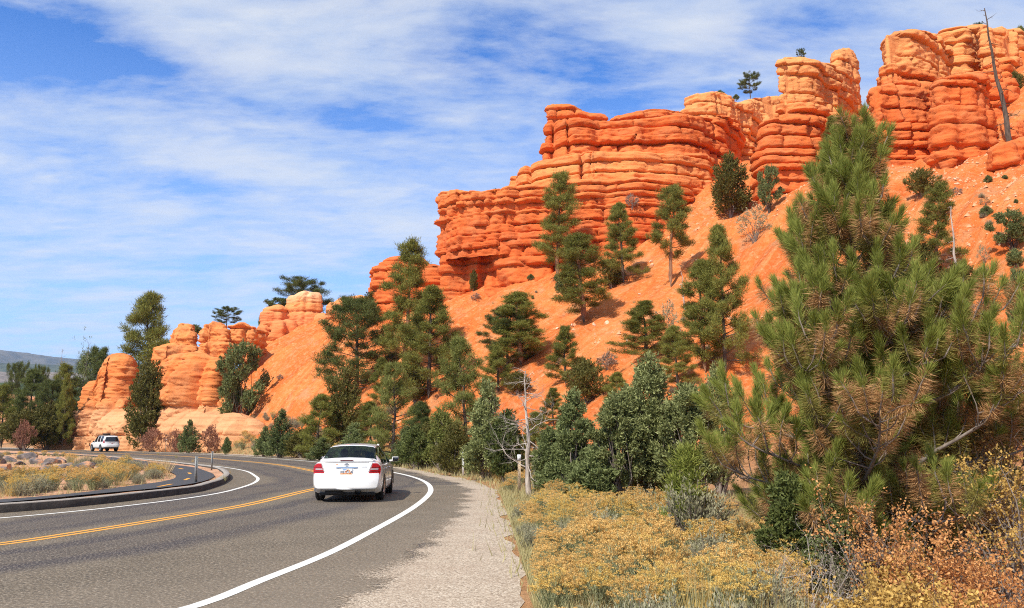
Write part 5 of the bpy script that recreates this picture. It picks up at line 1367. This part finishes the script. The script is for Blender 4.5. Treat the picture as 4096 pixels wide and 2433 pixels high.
V = np.stack([T4[None, :, 0] * ca[:, None] - T4[None, :, 1] * sa[:, None], T4[None, :, 0] * sa[:, None] + T4[None, :, 1] * ca[:, None], np.repeat(T4[None, :, 2], n, 0)], -1) * s_[:, None, None] + np.c_[P_, g_][:, None]
I = np.arange(n)[:, None] * 4; Fc = np.concatenate([I + [0, 1, 3], I + [1, 2, 3], I + [2, 0, 3]])
tag(mesh_obj('slope_gravel', V.reshape(-1, 3), Fc, m2_), 'small stones strewn over the red slope', 'gravel', kind='stuff')


# ------------------------------------------------------------------ roadside markers
M_steel = plain('weathered_steel', (.34, .35, .33), .5, .6); M_tan = plain('tan_post', (.50, .39, .26), .8); M_refl = plain('white_reflector', (.82, .84, .85), .35)
M_wpost = plain('white_post', (.78, .78, .76), .5); M_hole = plain('punched_hole', (.02, .02, .02), 1)
def box(T, lo, hi):
    x0, y0, z0 = lo; x1, y1, z1 = hi
    T.add([(x0, y0, z0), (x1, y0, z0), (x1, y1, z0), (x0, y1, z0), (x0, y0, z1), (x1, y0, z1), (x1, y1, z1), (x0, y1, z1)],
          [(0, 2, 1), (0, 3, 2), (4, 5, 6), (4, 6, 7), (0, 1, 5), (0, 5, 4), (1, 2, 6), (1, 6, 5), (2, 3, 7), (2, 7, 6), (3, 0, 4), (3, 4, 7)])
def marker(base, top, width, mat, label, head=True, turn=0, z0=-.05, lean=0):
    b = np.array(S(base)); h = at(top[0] / K, top[1] / K, b[1])[2]; w = width
    o = empty('delineator_post', (b[0], b[1], 0), turn); T = Tris()
    box(T, (-w / 2, -.004, z0), (w / 2, .004, h)); box(T, (-w / 2 - .001, -.022, z0), (-w / 2 + .007, .003, h - .002)); box(T, (w / 2 - .007, -.022, z0), (w / 2 + .001, .003, h - .002))
    T.build('post', mat, o); H = Tris()
    for k in range(int((h - .25) / .05)):
        z = .15 + k * .05; H.add([(-.006, -.0055, z), (.006, -.0055, z), (.006, -.0055, z + .012), (-.006, -.0055, z + .012)], [(0, 1, 2), (0, 2, 3)])
    H.build('punched_holes', M_hole, o)
    if head:
        Hd = Tris(); box(Hd, (-.055, -.034, h - .15), (.055, -.024, h + .01)); hd = Hd.build('reflector', M_refl, o)
        Sc = Tris(); box(Sc, (-.007, -.037, h - .045), (.007, -.0341, h - .031)); box(Sc, (-.007, -.037, h - .11), (.007, -.0341, h - .096)); Sc.build('screws', M_steel, hd)
    o.rotation_euler = (0, lean, turn); return tag(o, label, 'marker post', 'delineator posts round the bend')
marker((2077, 1975), (2081, 1820), .09, M_tan, 'tan punched steel post with a white square reflector in front of the dead tree')
marker((1852, 1907), (1854, 1808), .085, M_wpost, 'plain white post at the edge of the gravel, left of the tan one', head=False)
marker((782, 1948), (770, 1826), .10, M_steel, 'slightly leaning grey-green steel post on the curb beside the bike path', head=False, turn=.9, lean=-.03)
marker((845, 1892), (846, 1806), .08, M_steel, 'upright grey-green steel post on the curb, behind the leaning one', head=False, turn=.9)
marker((662, 1809), (664, 1757), .085, M_tan, 'far post with a white reflector across the road, left of the cone-shaped juniper')
marker((1511, 1868), (1511, 1777), .07, M_tan, 'small post with a white reflector seen just right of the sedan roof')


# ------------------------------------------------------------------ vehicles
M_carw = plain('white_car_paint', (.80, .79, .76), .25, 0, .8); M_black = plain('black_plastic', (.012, .012, .012), .55); M_tyre = plain('tyre_rubber', (.018, .017, .016), .85)
M_rim = plain('alloy', (.55, .55, .55), .3, .8); M_chrome = plain('chrome', (.6, .62, .64), .15, 1); M_red = plain('red_lens', (.42, .004, .006), .25, 0, .15); M_dred = plain('dark_red_lens', (.16, .01, .01), .2, 0, .4)
M_clear = plain('clear_lens', (.50, .42, .41), .2, .2, .2); M_under = plain('underbody', (.03, .028, .026), .8); M_seat = plain('grey_seat_cloth', (.10, .11, .10), .9); M_plate = plain('plate_white', (.80, .82, .84), .4)
M_orange = plain('plate_orange', (.86, .36, .14), .5); M_pblue = plain('plate_blue', (.25, .45, .75), .5); M_ink = plain('plate_ink', (.10, .10, .14), .6); M_gap = plain('panel_gap', (.10, .10, .10), .8)
M_tint = plain('dark_tinted_glass', (.012, .014, .016), .06, 0, 0, .8); M_skin = plain('skin', (.45, .26, .18), .6); M_hair = plain('dark_hair', (.02, .015, .012), .8); M_shirt = plain('dark_shirt', (.03, .035, .05), .9)
m, nt, b = mat_new('car_glass'); M_glass = m
tr = nt.nodes.new('ShaderNodeBsdfTransparent'); tr.inputs[0].default_value = (.46, .56, .50, 1); gl = nt.nodes.new('ShaderNodeBsdfGlossy'); gl.inputs['Roughness'].default_value = .03
fr = ND(nt, 'ShaderNodeFresnel', IOR=1.18); mx = nt.nodes.new('ShaderNodeMixShader')
mx.inputs[0].default_value = .07; nt.links.new(tr.outputs[0], mx.inputs[1]); nt.links.new(gl.outputs[0], mx.inputs[2]); nt.links.new(mx.outputs[0], nt.nodes['Material Output'].inputs[0])


def vehicle(name, ST, RING, cabin, rearwin, frontwin, yface, mats, sub=4, tint=None):
    """ST rows: y, half width, zbottom, zbelt, wbelt, ztop, wtop ; body lofted through the stations"""
    ys = np.array([s_[0] for s_ in ST]); A = np.array(ST, float)
    yy = np.unique(np.concatenate([np.linspace(a, b_, sub + 1) for a, b_ in zip(ys[:-1], ys[1:])]))
    B = np.array([np.interp(yy, ys, A[:, c]) for c in range(7)]).T
    for c in range(1, 7):       # soften the kinks a little
        v = B[:, c].copy(); v[1:-1] = .25 * v[:-2] + .5 * v[1:-1] + .25 * v[2:]; B[:, c] = v
    rings = []
    for y, w, zb, zbt, wb, zt, wt in B:
        zm = zb + (zbt - zb) * .45
        rings.append([(0, zb), (w * .5, zb), (w - .13, zb), (w - .035, zb + .05), (w - .01, zb + .16), (w, zm), (w - .005, zm + (zbt - zm) * .5), (w - .02, zbt - .05), (wb, zbt),
                      (wb - .02, zbt + .02), (wb + (wt - wb) * .5 + .02, zbt + (zt - zbt) * .52), (wt, zt - .015), (wt - .06, zt + .02), (wt * .55, zt + .045), (0, zt + .055)])
    Rg = np.array(rings); n, k = Rg.shape[:2]
    X = np.concatenate([Rg[:, :, 0], -Rg[:, -2:0:-1, 0]], 1); Z = np.concatenate([Rg[:, :, 1], Rg[:, -2:0:-1, 1]], 1); kk = X.shape[1]
    Yv = np.repeat(B[:, 0:1], kk, 1).astype(float)
    L = ys[-1]; wloc = np.maximum(np.abs(X), 0)
    q = np.clip(1 - B[:, 0:1] / .55, 0, 1); Yv = Yv + q * (yface(Z) + .17 * (np.abs(X) / .9) ** 4)     # rear face leans and wraps round the corner
    qf = np.clip(1 - (L - B[:, 0:1]) / .7, 0, 1); Yv = Yv - qf * (.30 * (np.abs(X) / .9) ** 3 + .22 * np.clip(Z - .55, 0, 1))
    V = np.stack([X, Yv, Z], -1).reshape(-1, 3); I = np.arange(n * kk).reshape(n, kk)
    body, win = [], {'rear_window': [], 'side_window': [], 'side_window ': [], 'windscreen': []}
    for i in range(n - 1):
        ym = (B[i, 0] + B[i + 1, 0]) / 2
        for j in range(kk):
            j2 = (j + 1) % kk; f = (I[i, j], I[i, j2], I[i + 1, j2], I[i + 1, j]); jj = min(j, kk - 1 - j) if j >= k - 1 else j
            a = j if j < k - 1 else kk - 1 - j      # 0..13 segment on the half ring
            side = a in (9, 10)
            if side and any(c0 < ym < c1 for c0, c1 in cabin): win['side_window' if j < k - 1 else 'side_window '].append(f)
            elif a >= 11 and rearwin and rearwin[0] < ym < rearwin[1]: win['rear_window'].append(f)
            elif a >= 11 and frontwin[0] < ym < frontwin[1]: win['windscreen'].append(f)
            else: body.append(f)
    # end caps, bowed
    V = V.tolist()
    for e in (0, n - 1):
        rows = []
        for j in range(k):
            j2 = (kk - j) % kk
            if j in (0, k - 1): rows.append([I[e, j]]); continue
            xr = X[e, j]; row = [I[e, j]]
            for u in (.98, .95, .91, .86, .8, .7, .55, .35, 0, -.35, -.55, -.7, -.8, -.86, -.91, -.95, -.98):
                x = xr * u; z = Z[e, j]
                yv = (float(yface(np.array(z))) + .17 * (abs(x) / .9) ** 4) if e == 0 else L - (.30 * (abs(x) / .9) ** 3 + .22 * max(0, z - .55))
                row.append(len(V)); V.append([x, yv, z])
            row.append(I[e, j2]); rows.append(row)
        for r0, r1 in zip(rows[:-1], rows[1:]):
            if len(r0) == 1: fs = [(r0[0], r1[t], r1[t + 1]) for t in range(len(r1) - 1)]
            elif len(r1) == 1: fs = [(r0[t], r0[t + 1], r1[0]) for t in range(len(r0) - 1)]
            else: fs = [(r0[t], r0[t + 1], r1[t + 1], r1[t]) for t in range(len(r0) - 1)]
            body += fs
    V = np.array(V); root = empty(name)
    def sub_(nm, fs, mat):
        if not fs: return None
        u = sorted({i for f in fs for i in f}); mp_ = {a: b_ for b_, a in enumerate(u)}
        return mesh_obj(nm, V[u], [tuple(mp_[i] for i in f) for f in fs], mat, root, smooth=True)
    bo = sub_('body', body, mats['body'])
    for nm, fs in win.items(): sub_(nm.strip(), fs, mats[nm.strip()])
    return root


def panel(name, rows, yf, mat, parent, out=.012, cols=8):
    """thin plate on the rear face: rows of (z, x_left, x_right), following yf(x, z)"""
    zr = [r_[0] for r_ in rows]; zn_ = sorted(set(np.round(np.concatenate([zr, np.arange(zr[0], zr[-1], .012)]), 5)))
    rows = [(z, float(np.interp(z, zr, [r_[1] for r_ in rows])), float(np.interp(z, zr, [r_[2] for r_ in rows]))) for z in zn_]
    V, Fs = [], []
    for z, a, b_ in rows:
        for u in np.linspace(0, 1, cols):
            x = a + (b_ - a) * u; V.append((x, yf(x, z) - out, z))
    nr = len(rows); base = len(V); V += [(x, y + out + .02, z) for x, y, z in V]
    g = lambda r, c: r * cols + c
    for r in range(nr - 1):
        for c in range(cols - 1): Fs.append((g(r, c), g(r, c + 1), g(r + 1, c + 1), g(r + 1, c)))
    edge = [g(0, c) for c in range(cols)] + [g(r, cols - 1) for r in range(1, nr)] + [g(nr - 1, c) for c in range(cols - 2, -1, -1)] + [g(r, 0) for r in range(nr - 2, 0, -1)]
    for a, b_ in zip(edge, edge[1:] + edge[:1]): Fs.append((b_, a, a + base, b_ + base))
    return mesh_obj(name, V, Fs, mat, parent)


def wheel(root, x, y, R_, wd, side, steer=0):
    """axis along x; tyre with tread ring, spoked rim"""
    w = empty('wheel', (x, y, R_)); w.parent = root; w.rotation_euler = (0, 0, steer)
    T = Tris(); th = np.linspace(0, 2 * math.pi, 33)[:-1]; prof = [(-wd / 2, R_ * .62), (-wd / 2, R_ * .9), (-wd / 2 + .03, R_), (-wd * .12, R_), (-wd * .10, R_ - .012), (wd * .10, R_ - .012), (wd * .12, R_), (wd / 2 - .03, R_), (wd / 2, R_ * .9), (wd / 2, R_ * .62)]
    V = np.array([[(px_, math.cos(t) * pr, math.sin(t) * pr) for t in th] for px_, pr in prof]); I = np.arange(len(prof) * 32).reshape(len(prof), 32); J = np.roll(I, -1, 1)
    T.add(V.reshape(-1, 3), np.concatenate([np.stack([I[:-1].ravel(), J[:-1].ravel(), J[1:].ravel()], 1), np.stack([I[:-1].ravel(), J[1:].ravel(), I[1:].ravel()], 1)])); T.build('tyre', M_tyre, w)
    Rm = Tris(); xo = side * (wd / 2 - .02)
    for t in np.linspace(0, 2 * math.pi, 6)[:-1]:
        Rm.tube([(xo, 0, 0), (xo + side * .008, math.cos(t) * R_ * .35, math.sin(t) * R_ * .35), (xo, math.cos(t) * R_ * .63, math.sin(t) * R_ * .63)], [.035, .03, .035], 5)
    Rm.tube([(xo, math.cos(t) * R_ * .61, math.sin(t) * R_ * .61) for t in np.linspace(0, 2 * math.pi, 25)], .018, 5); Rm.tube([(xo - side * .03, 0, 0), (xo + side * .02, 0, 0), (xo + side * .021, 0, 0)], [.05, .05, .001], 8)
    Rm.build('rim', M_rim, w)
    D = Tris(); D.tube([(xo - side * .05, 0, 0), (xo - side * .045, 0, 0)], [.001, R_ * .6], 20); D.build('brake_disc', M_under, w)


def arch(root, x, y, R_, side):
    T = Tris(); n = 20; V = [(x, y, R_)] + [(x, y + math.cos(t) * (R_ + .06), R_ + math.sin(t) * (R_ + .055)) for t in np.linspace(-.2, math.pi + .2, n)]
    T.add(V, [(0, i, i + 1) for i in range(1, n)]); T.build('wheel_well', M_black, root)


def figure(x, y, zseat, h=1.0):
    """driver, seen from behind over the seat"""
    me = bpy.data.meshes.new('person')
    P = [(0, 0, 0), (0, .02, .22), (0, .03, .42), (0, .04, .55), (0, .06, .62), (0, .08, .73), (-.19, .03, .50), (-.27, .20, .30), (-.16, .42, .36), (.19, .03, .50), (.27, .20, .30), (.16, .42, .36), (-.12, .38, -.02), (.12, .38, -.02), (-.13, .52, -.38), (.13, .52, -.38), (-.13,.66,-.42), (.13,.66,-.42)]
    E_ = [(0, 1), (1, 2), (2, 3), (3, 4), (4, 5), (3, 6), (6, 7), (7, 8), (3, 9), (9, 10), (10, 11), (0, 12), (0, 13), (12, 14), (13, 15), (14, 16), (15, 17)]
    R_ = [.15, .14, .17, .09, .055, .105, .07, .05, .035, .07, .05, .035, .08, .08, .05, .05, .04, .04]
    me.from_pydata(P, E_, []); o = link(bpy.data.objects.new('person', me)); m_ = o.modifiers.new('skin', 'SKIN')
    for v, r in zip(me.skin_vertices[0].data, R_): v.radius = (r, r * .85)
    me.skin_vertices[0].data[0].use_root = True
    s2_ = o.modifiers.new('sub', 'SUBSURF'); s2_.levels = 2; s2_.render_levels = 2; me.materials.append(M_shirt)
    o.location = (x, y, zseat)
    T = Tris(); T.tube([(0, .075, .62), (0, .07, .66), (0, .065, .72), (0, .065, .78), (0, .07, .825), (0, .075, .84)], [.06, .095, .108, .104, .07, .01], 12); T.build('hair', M_hair, o, True)
    T = Tris(); T.tube([(0, .13, .60), (0, .14, .64), (0, .145, .70), (0, .14, .76)], [.04, .07, .072, .05], 10); T.tube([(0, .20, .69), (0, .235, .675)], [.012, .015], 5)
    T.tube([(.105, .08, .67), (.107, .08, .72)], [.012, .018], 5); T.tube([(-.105, .08, .67), (-.107, .08, .72)], [.012, .018], 5); T.build('face', M_skin, o, True)
    return o


def text_obj(body, size, mat, parent, loc, ext=.001):
    cu = bpy.data.curves.new('lettering', 'FONT'); cu.body = body; cu.size = size; cu.align_x = 'CENTER'; cu.align_y = 'CENTER'; cu.extrude = ext; cu.materials.append(mat)
    o0 = bpy.data.objects.new('lettering', cu); COL.objects.link(o0); bpy.context.view_layer.update(); me = bpy.data.meshes.new_from_object(o0.evaluated_get(bpy.context.evaluated_depsgraph_get())); bpy.data.objects.remove(o0); me.materials.clear(); me.materials.append(mat)
    o = link(bpy.data.objects.new('lettering', me), parent); o.location = loc; o.rotation_euler = (math.pi / 2, 0, 0); return o


# --- white sedan
ysed = lambda z: np.interp(z, [.25, .34, .60, .66, .72, .98, 1.06, 1.5], [.05, .0, .0, .05, .08, .10, .13, .13])
ST = [(0, .84, .34, .97, .80, 1.03, .70), (.15, .885, .31, .97, .84, 1.05, .72), (.38, .90, .22, .955, .86, 1.06, .73), (.62, .905, .20, .945, .865, 1.055, .73), (.95, .905, .20, .94, .865, 1.26, .665), (1.28, .905, .19, .935, .865, 1.405, .61), (1.75, .905, .19, .925, .865, 1.44, .60),
      (2.4, .905, .19, .92, .865, 1.445, .60), (2.9, .905, .19, .915, .86, 1.40, .61), (3.35, .905, .19, .91, .855, 1.16, .68), (3.72, .905, .20, .90, .85, .96, .74), (4.2, .90, .20, .84, .83, .88, .72), (4.6, .87, .22, .74, .78, .78, .66), (4.8, .78, .25, .66, .70, .69, .6)]
car = vehicle('sedan', ST, None, [(.86, 1.50), (1.56, 2.42), (2.50, 3.42)], (.66, 1.24), (2.98, 3.66), ysed, dict(body=M_carw, rear_window=M_glass, side_window=M_glass, windscreen=M_glass), sub=8)
yf = lambda x, z: float(ysed(z)) + .17 * (abs(x) / .9) ** 4
for sd_ in (-1, 1):
    def pr(rows): return [(z, sd_ * a, sd_ * b_) for z, a, b_ in rows]
    tl = panel('tail_light', pr([(.685, .525, .83), (.75, .57, .868), (.83, .605, .878), (.92, .645, .865), (.985, .665, .80), (1.0, .675, .76)]), yf, M_red, car, .016, 10)
    panel('reversing_lamp', pr([(.832, .616, .80), (.85, .626, .83), (.868, .634, .80)]), yf, M_clear, tl, .024, 10)
    panel('lens_band', pr([(.79, .592, .868), (.80, .60, .868)]), yf, M_dred, tl, .022, 6)  # darker red bands across the tail light lens
    panel('lens_band', pr([(.885, .64, .864), (.897, .64, .864)]), yf, M_dred, tl, .022, 6)
    wheel(car, sd_ * .80, 1.02, .325, .205, sd_); wheel(car, sd_ * .80, 3.80, .325, .205, sd_, .07)
    arch(car, sd_ * .912, 1.02, .325, sd_); arch(car, sd_ * .912, 3.80, .325, sd_)
    mi = Tris(); mi.tube([(sd_ * .86, 3.05, .98), (sd_ * .95, 3.02, .99)], .03, 6); mi.build('mirror_arm', M_carw, car)
    mm = mesh_obj('mirror', *(lambda V: (V, [(0, 1, 2, 3), (4, 7, 6, 5), (0, 4, 5, 1), (1, 5, 6, 2), (2, 6, 7, 3), (3, 7, 4, 0)]))([(sd_ * (.94 + dx), 3.0 + dy, 1.03 + dz) for dy, k_ in ((0, 1), (.13, .75)) for dx, dz in ((0, -.075 * k_), (.21 * k_, -.06 * k_), (.20 * k_, .075 * k_), (0, .075 * k_))]), M_carw, car)
    mb = mm.modifiers.new('bevel', 'BEVEL'); mb.width = .025; mb.segments = 3
    g_ = Tris(); box(g_, (sd_ * 1.05 - .085, 2.985, .975), (sd_ * 1.05 + .085, 2.998, 1.085)); g_.build('mirror_glass', M_tint, mm)
    for yd in (1.35, 2.44):
        h_ = Tris(); h_.tube([(sd_ * .893, yd, .83), (sd_ * .925, yd + .03, .835), (sd_ * .925, yd + .15, .835), (sd_ * .893, yd + .18, .83)], .013, 5); h_.build('door_handle', M_carw, car)
    for yd in (1.53, 2.46, 3.35):
        h_ = Tris(); zz_ = np.linspace(.27, .90, 10); h_.tube([(sd_ * float(np.interp(z, [.2, .36, .52, .72, .87, .92], [.87, .896, .9065, .9025, .888, .868])), yd, z) for z in zz_], .004, 4); h_.build('door_seam', M_gap, car)
    fl = Tris(); box(fl, (sd_ * .70 - .1, 4.52, .55), (sd_ * .70 + .1, 4.60, .68)); fl.build('headlight', M_clear, car)
sp = panel('spoiler', [(1.045, -.66, .66), (1.09, -.70, .70), (1.115, -.62, .62)], lambda x, z: .16 + .10 * (abs(x) / .8) ** 3 + (z - 1.045) * .2, M_carw, car, .06, 14)
T = Tris(); box(T, (-.66, .16, 1.100), (.66, .34, 1.118)); T.build('spoiler_deck', M_carw, sp)
panel('brake_light', [(1.072, -.17, .17), (1.09, -.16, .16)], lambda x, z: .09, M_dred, sp, .006)
panel('trunk_seam', [(1.022, -.57, .57), (1.032, -.58, .58)], yf, M_gap, car, .006, 12)
panel('trunk_seam', [(.655, -.50, .50), (.662, -.50, .50)], yf, M_gap, car, .004, 12)
for sd_ in (-1, 1):
    panel('trunk_seam', [(.66, sd_ * .50, sd_ * .508), (.83, sd_ * .585, sd_ * .593), (1.02, sd_ * .665, sd_ * .673)], yf, M_gap, car, .005, 2)
panel('chrome_bar', [(.882, -.24, .24), (.893, -.285, .29), (.905, -.24, .29), (.914, -.10, .18)], yf, M_chrome, car, .022, 12)
panel('plate_recess', [(.70, -.19, .19), (.872, -.19, .19)], yf, M_carw, car, .004)
pl = panel('number_plate', [(.705, -.155, .155), (.862, -.155, .155)], lambda x, z: yf(0, .78), M_plate, car, .028)
yp = yf(0, .78) - .028
panel('plate_band', [(.708, -.152, .152), (.748, -.152, .152)], lambda x, z: yp, M_orange, pl, .002)
T = Tris(); T.tube([(.045 + .055 * math.cos(t), yp - .003, .750 + .085 * math.sin(t)) for t in np.linspace(0, math.pi, 14)], .014, 4); T.build('plate_arch', M_orange, pl)
panel('plate_sky', [(.825, -.095, -.02), (.858, -.095, -.02)], lambda x, z: yp, M_pblue, pl, .0015)
text_obj('X87 32A', .092, M_ink, pl, (0, yp - .0075, .775)); text_obj('UTAH', .026, M_pblue, pl, (-.01, yp - .0075, .846))
e_ = Tris(); ye = yf(0, .965) - .012
def ell(cx_, cz_, a_, b_, rr): e_.tube([(cx_ + a_ * math.cos(t), ye, cz_ + b_ * math.sin(t)) for t in np.linspace(0, 2 * math.pi, 25)], rr, 4)
ell(0, .965, .056, .036, .0055); ell(0, .965, .018, .034, .0045); ell(0, .983, .038, .013, .0045); e_.build('emblem', M_chrome, car)
panel('badge', [(.968, -.275, -.225), (.980, -.275, -.225)], yf, M_orange, car, .008, 4); panel('badge', [(.905, .40, .52), (.913, .40, .52)], yf, M_chrome, car, .008, 4)
T = Tris(); box(T, (-.72, .30, .17), (.72, 4.4, .235)); box(T, (-.55, .18, .20), (-.1, .42, .29)); T.tube([(.30, .16, .26), (.30, .5, .24), (.30, .75, .22)], .075, 8); T.tube([(-.8, 1.02, .28), (.8, 1.02, .28)], .05, 6); T.tube([(-.15, .45, .18), (.02, .45, .15), (.15, .45, .2)], .035, 6); T.build('underbody', M_under, car)
T = Tris(); T.tube([(.28, -.01, .275), (.28, .12, .27)], .032, 10); T.build('exhaust_pipe', M_black, car)
for sx_ in (-.38, .38):
    T = Tris(); box(T, (sx_ - .24, 2.05, .45), (sx_ + .24, 2.22, 1.02)); box(T, (sx_ - .24, 2.05, .38), (sx_ + .24, 2.6, .52)); T.tube([(sx_ - .08, 2.12, 1.0), (sx_ - .08, 2.12, 1.10)], .01, 4); T.tube([(sx_ + .08, 2.12, 1.0), (sx_ + .08, 2.12, 1.10)], .01, 4)
    st_ = T.build('seat', M_seat, car); T = Tris(); box(T, (sx_ - .13, 2.06, 1.07), (sx_ + .13, 2.16, 1.24)); T.build('headrest', M_seat, st_)
T = Tris(); box(T, (-.62, 1.15, .45), (.62, 1.30, .98)); box(T, (-.62, .75, .93), (.62, 1.22, .965)); box(T, (-.62, 1.2, .38), (.62, 1.7, .52)); T.build('rear_seat', M_seat, car)
T = Tris(); box(T, (-.7, 3.25, .5), (.7, 3.5, .93)); T.build('dashboard', M_black, car)
for sx_ in (-.40, .40):
    T = Tris(); box(T, (sx_ - .13, 1.20, .99), (sx_ + .13, 1.28, 1.11)); T.build('headrest', M_seat, car)
for t_ in (M_seat,): pass
RC = np.array([-.1985, 1.0]) * 21.75; HD = math.radians(3.6)
car.location = (RC[0], RC[1], .004); car.rotation_euler = (0, 0, HD)
tag(car, 'white four-door sedan with a boot spoiler driving away on the curve', 'car')
drv = figure(-.38, 2.30, .56); c_, s__ = math.cos(HD), math.sin(HD); lx, ly = -.38, 2.30
drv.location = (RC[0] + lx * c_ - ly * s__, RC[1] + lx * s__ + ly * c_, .50); drv.rotation_euler = (0, 0, HD)
tag(drv, 'driver in dark clothes at the wheel of the white sedan', 'person')

# --- white off-roader
ysuv = lambda z: np.interp(z, [.35, .45, .78, .82, 1.12, 1.75], [.06, 0, 0, .10, .12, .30])
ST = [(0, .90, .52, 1.12, .86, 1.68, .70), (.25, .93, .45, 1.12, .89, 1.76, .71), (.7, .94, .40, 1.11, .90, 1.80, .72), (1.6, .94, .40, 1.10, .90, 1.82, .72), (2.5, .94, .40, 1.10, .90, 1.81, .72), (3.0, .94, .40, 1.09, .89, 1.74, .70), (3.35, .94, .40, 1.08, .88, 1.42, .74), (3.65, .94, .42, 1.06, .87, 1.16, .76),
      (4.3, .93, .46, 1.0, .85, 1.05, .74), (4.7, .88, .50, .90, .78, .94, .66), (4.85, .80, .52, .80, .7, .84, .6)]
suv = vehicle('off_roader', ST, None, [(.45, 1.35), (1.45, 2.25), (2.35, 3.15)], None, (3.02, 3.62), ysuv, dict(body=M_carw, rear_window=M_tint, side_window=M_tint, windscreen=M_tint), sub=6)
yf2 = lambda x, z: float(ysuv(z)) + .17 * (abs(x) / .9) ** 4
panel('rear_window', [(1.16, -.76, .76), (1.30, -.74, .74), (1.62, -.63, .63), (1.68, -.60, .60)], yf2, M_tint, suv, .014, 12)
for sd_ in (-1, 1):
    panel('tail_light', [(z, sd_ * a, sd_ * b_) for z, a, b_ in [(.98, .80, .90), (1.10, .78, .905), (1.22, .80, .90), (1.30, .78, .86)]], yf2, M_red, suv, .018, 6)
    for y_ in (1.05, 3.85): wheel(suv, sd_ * .82, y_, .40, .26, sd_); arch(suv, sd_ * .948, y_, .40, sd_)
    T = Tris(); T.tube([(sd_ * .88, 3.2, 1.12), (sd_ * 1.0, 3.18, 1.16), (sd_ * 1.08, 3.18, 1.18)], [.03, .08, .07], 8); T.build('mirror', M_black, suv)
    T = Tris(); T.tube([(sd_ * .62, .6, 1.90), (sd_ * .62, 3.0, 1.90)], .02, 6); T.build('roof_rail', M_black, suv)
    T = Tris(); T.tube([(sd_ * .86, 4.55, .62), (sd_ * .86, 4.9, .62), (sd_ * .86, 4.95, .95)], .05, 6); T.build('bull_bar', M_black, suv)
panel('handle_strip', [(1.02, -.30, .30), (1.045, -.30, .30)], yf2, M_chrome, suv, .02); pl = panel('number_plate', [(.86, -.16, .16), (1.0, -.16, .16)], yf2, M_plate, suv, .02)
panel('plate_band', [(.88, -.06, .12), (.96, -.06, .12)], yf2, M_red, pl, .023)
panel('bumper_step', [(.56, -.80, .80), (.66, -.86, .86), (.72, -.84, .84)], yf2, M_carw, suv, .05, 12)
T = Tris(); box(T, (-.75, .2, .34), (.75, 4.6, .46)); box(T, (-.90, 1.55, .36), (.90, 3.3, .42)); T.tube([(-.8, 1.05, .4), (.8, 1.05, .4)], .08, 6); T.build('underbody', M_under, suv)
rk = Tris(); box(rk, (-.66, .55, 1.905), (.66, 3.05, 1.935)); rk_ = rk.build('roof_rack', M_black, suv)
T = Tris(); T.tube([(0, 2.0, 1.94), (0, 2.0, 1.95), (0, 2.0, 2.09), (0, 2.0, 2.10)], [.30, .40, .40, .30], 24); o_ = T.build('spare_wheel', M_tyre, rk_); o_['label'] = 'dark round spare wheel lying flat on the roof rack'
p = at(275, 1000, 93); suv.location = (p[0], 93.5, .004); suv.rotation_euler = (0, 0, math.radians(45)); suv.scale = (.97, .97, .97)
tag(suv, 'white off-roader with a black roof rack at the far end of the bend', 'car')


# ------------------------------------------------------------------ the air
m = bpy.data.materials.new('haze_air'); m.use_nodes = True; nt = m.node_tree; nt.nodes.remove(nt.nodes['Principled BSDF'])
pv_ = nt.nodes.new('ShaderNodeVolumePrincipled'); pv_.inputs['Color'].default_value = (.62, .74, .95, 1); pv_.inputs['Density'].default_value = .00007; pv_.inputs['Anisotropy'].default_value = .2
nt.links.new(pv_.outputs[0], nt.nodes['Material Output'].inputs['Volume'])
T = Tris(); box(T, (-7400, -7400, -75), (7400, 7400, 600)); hz_ = T.build('haze', m); tag(hz_, 'thin blue haze in front of the far mountains', 'haze', kind='stuff')
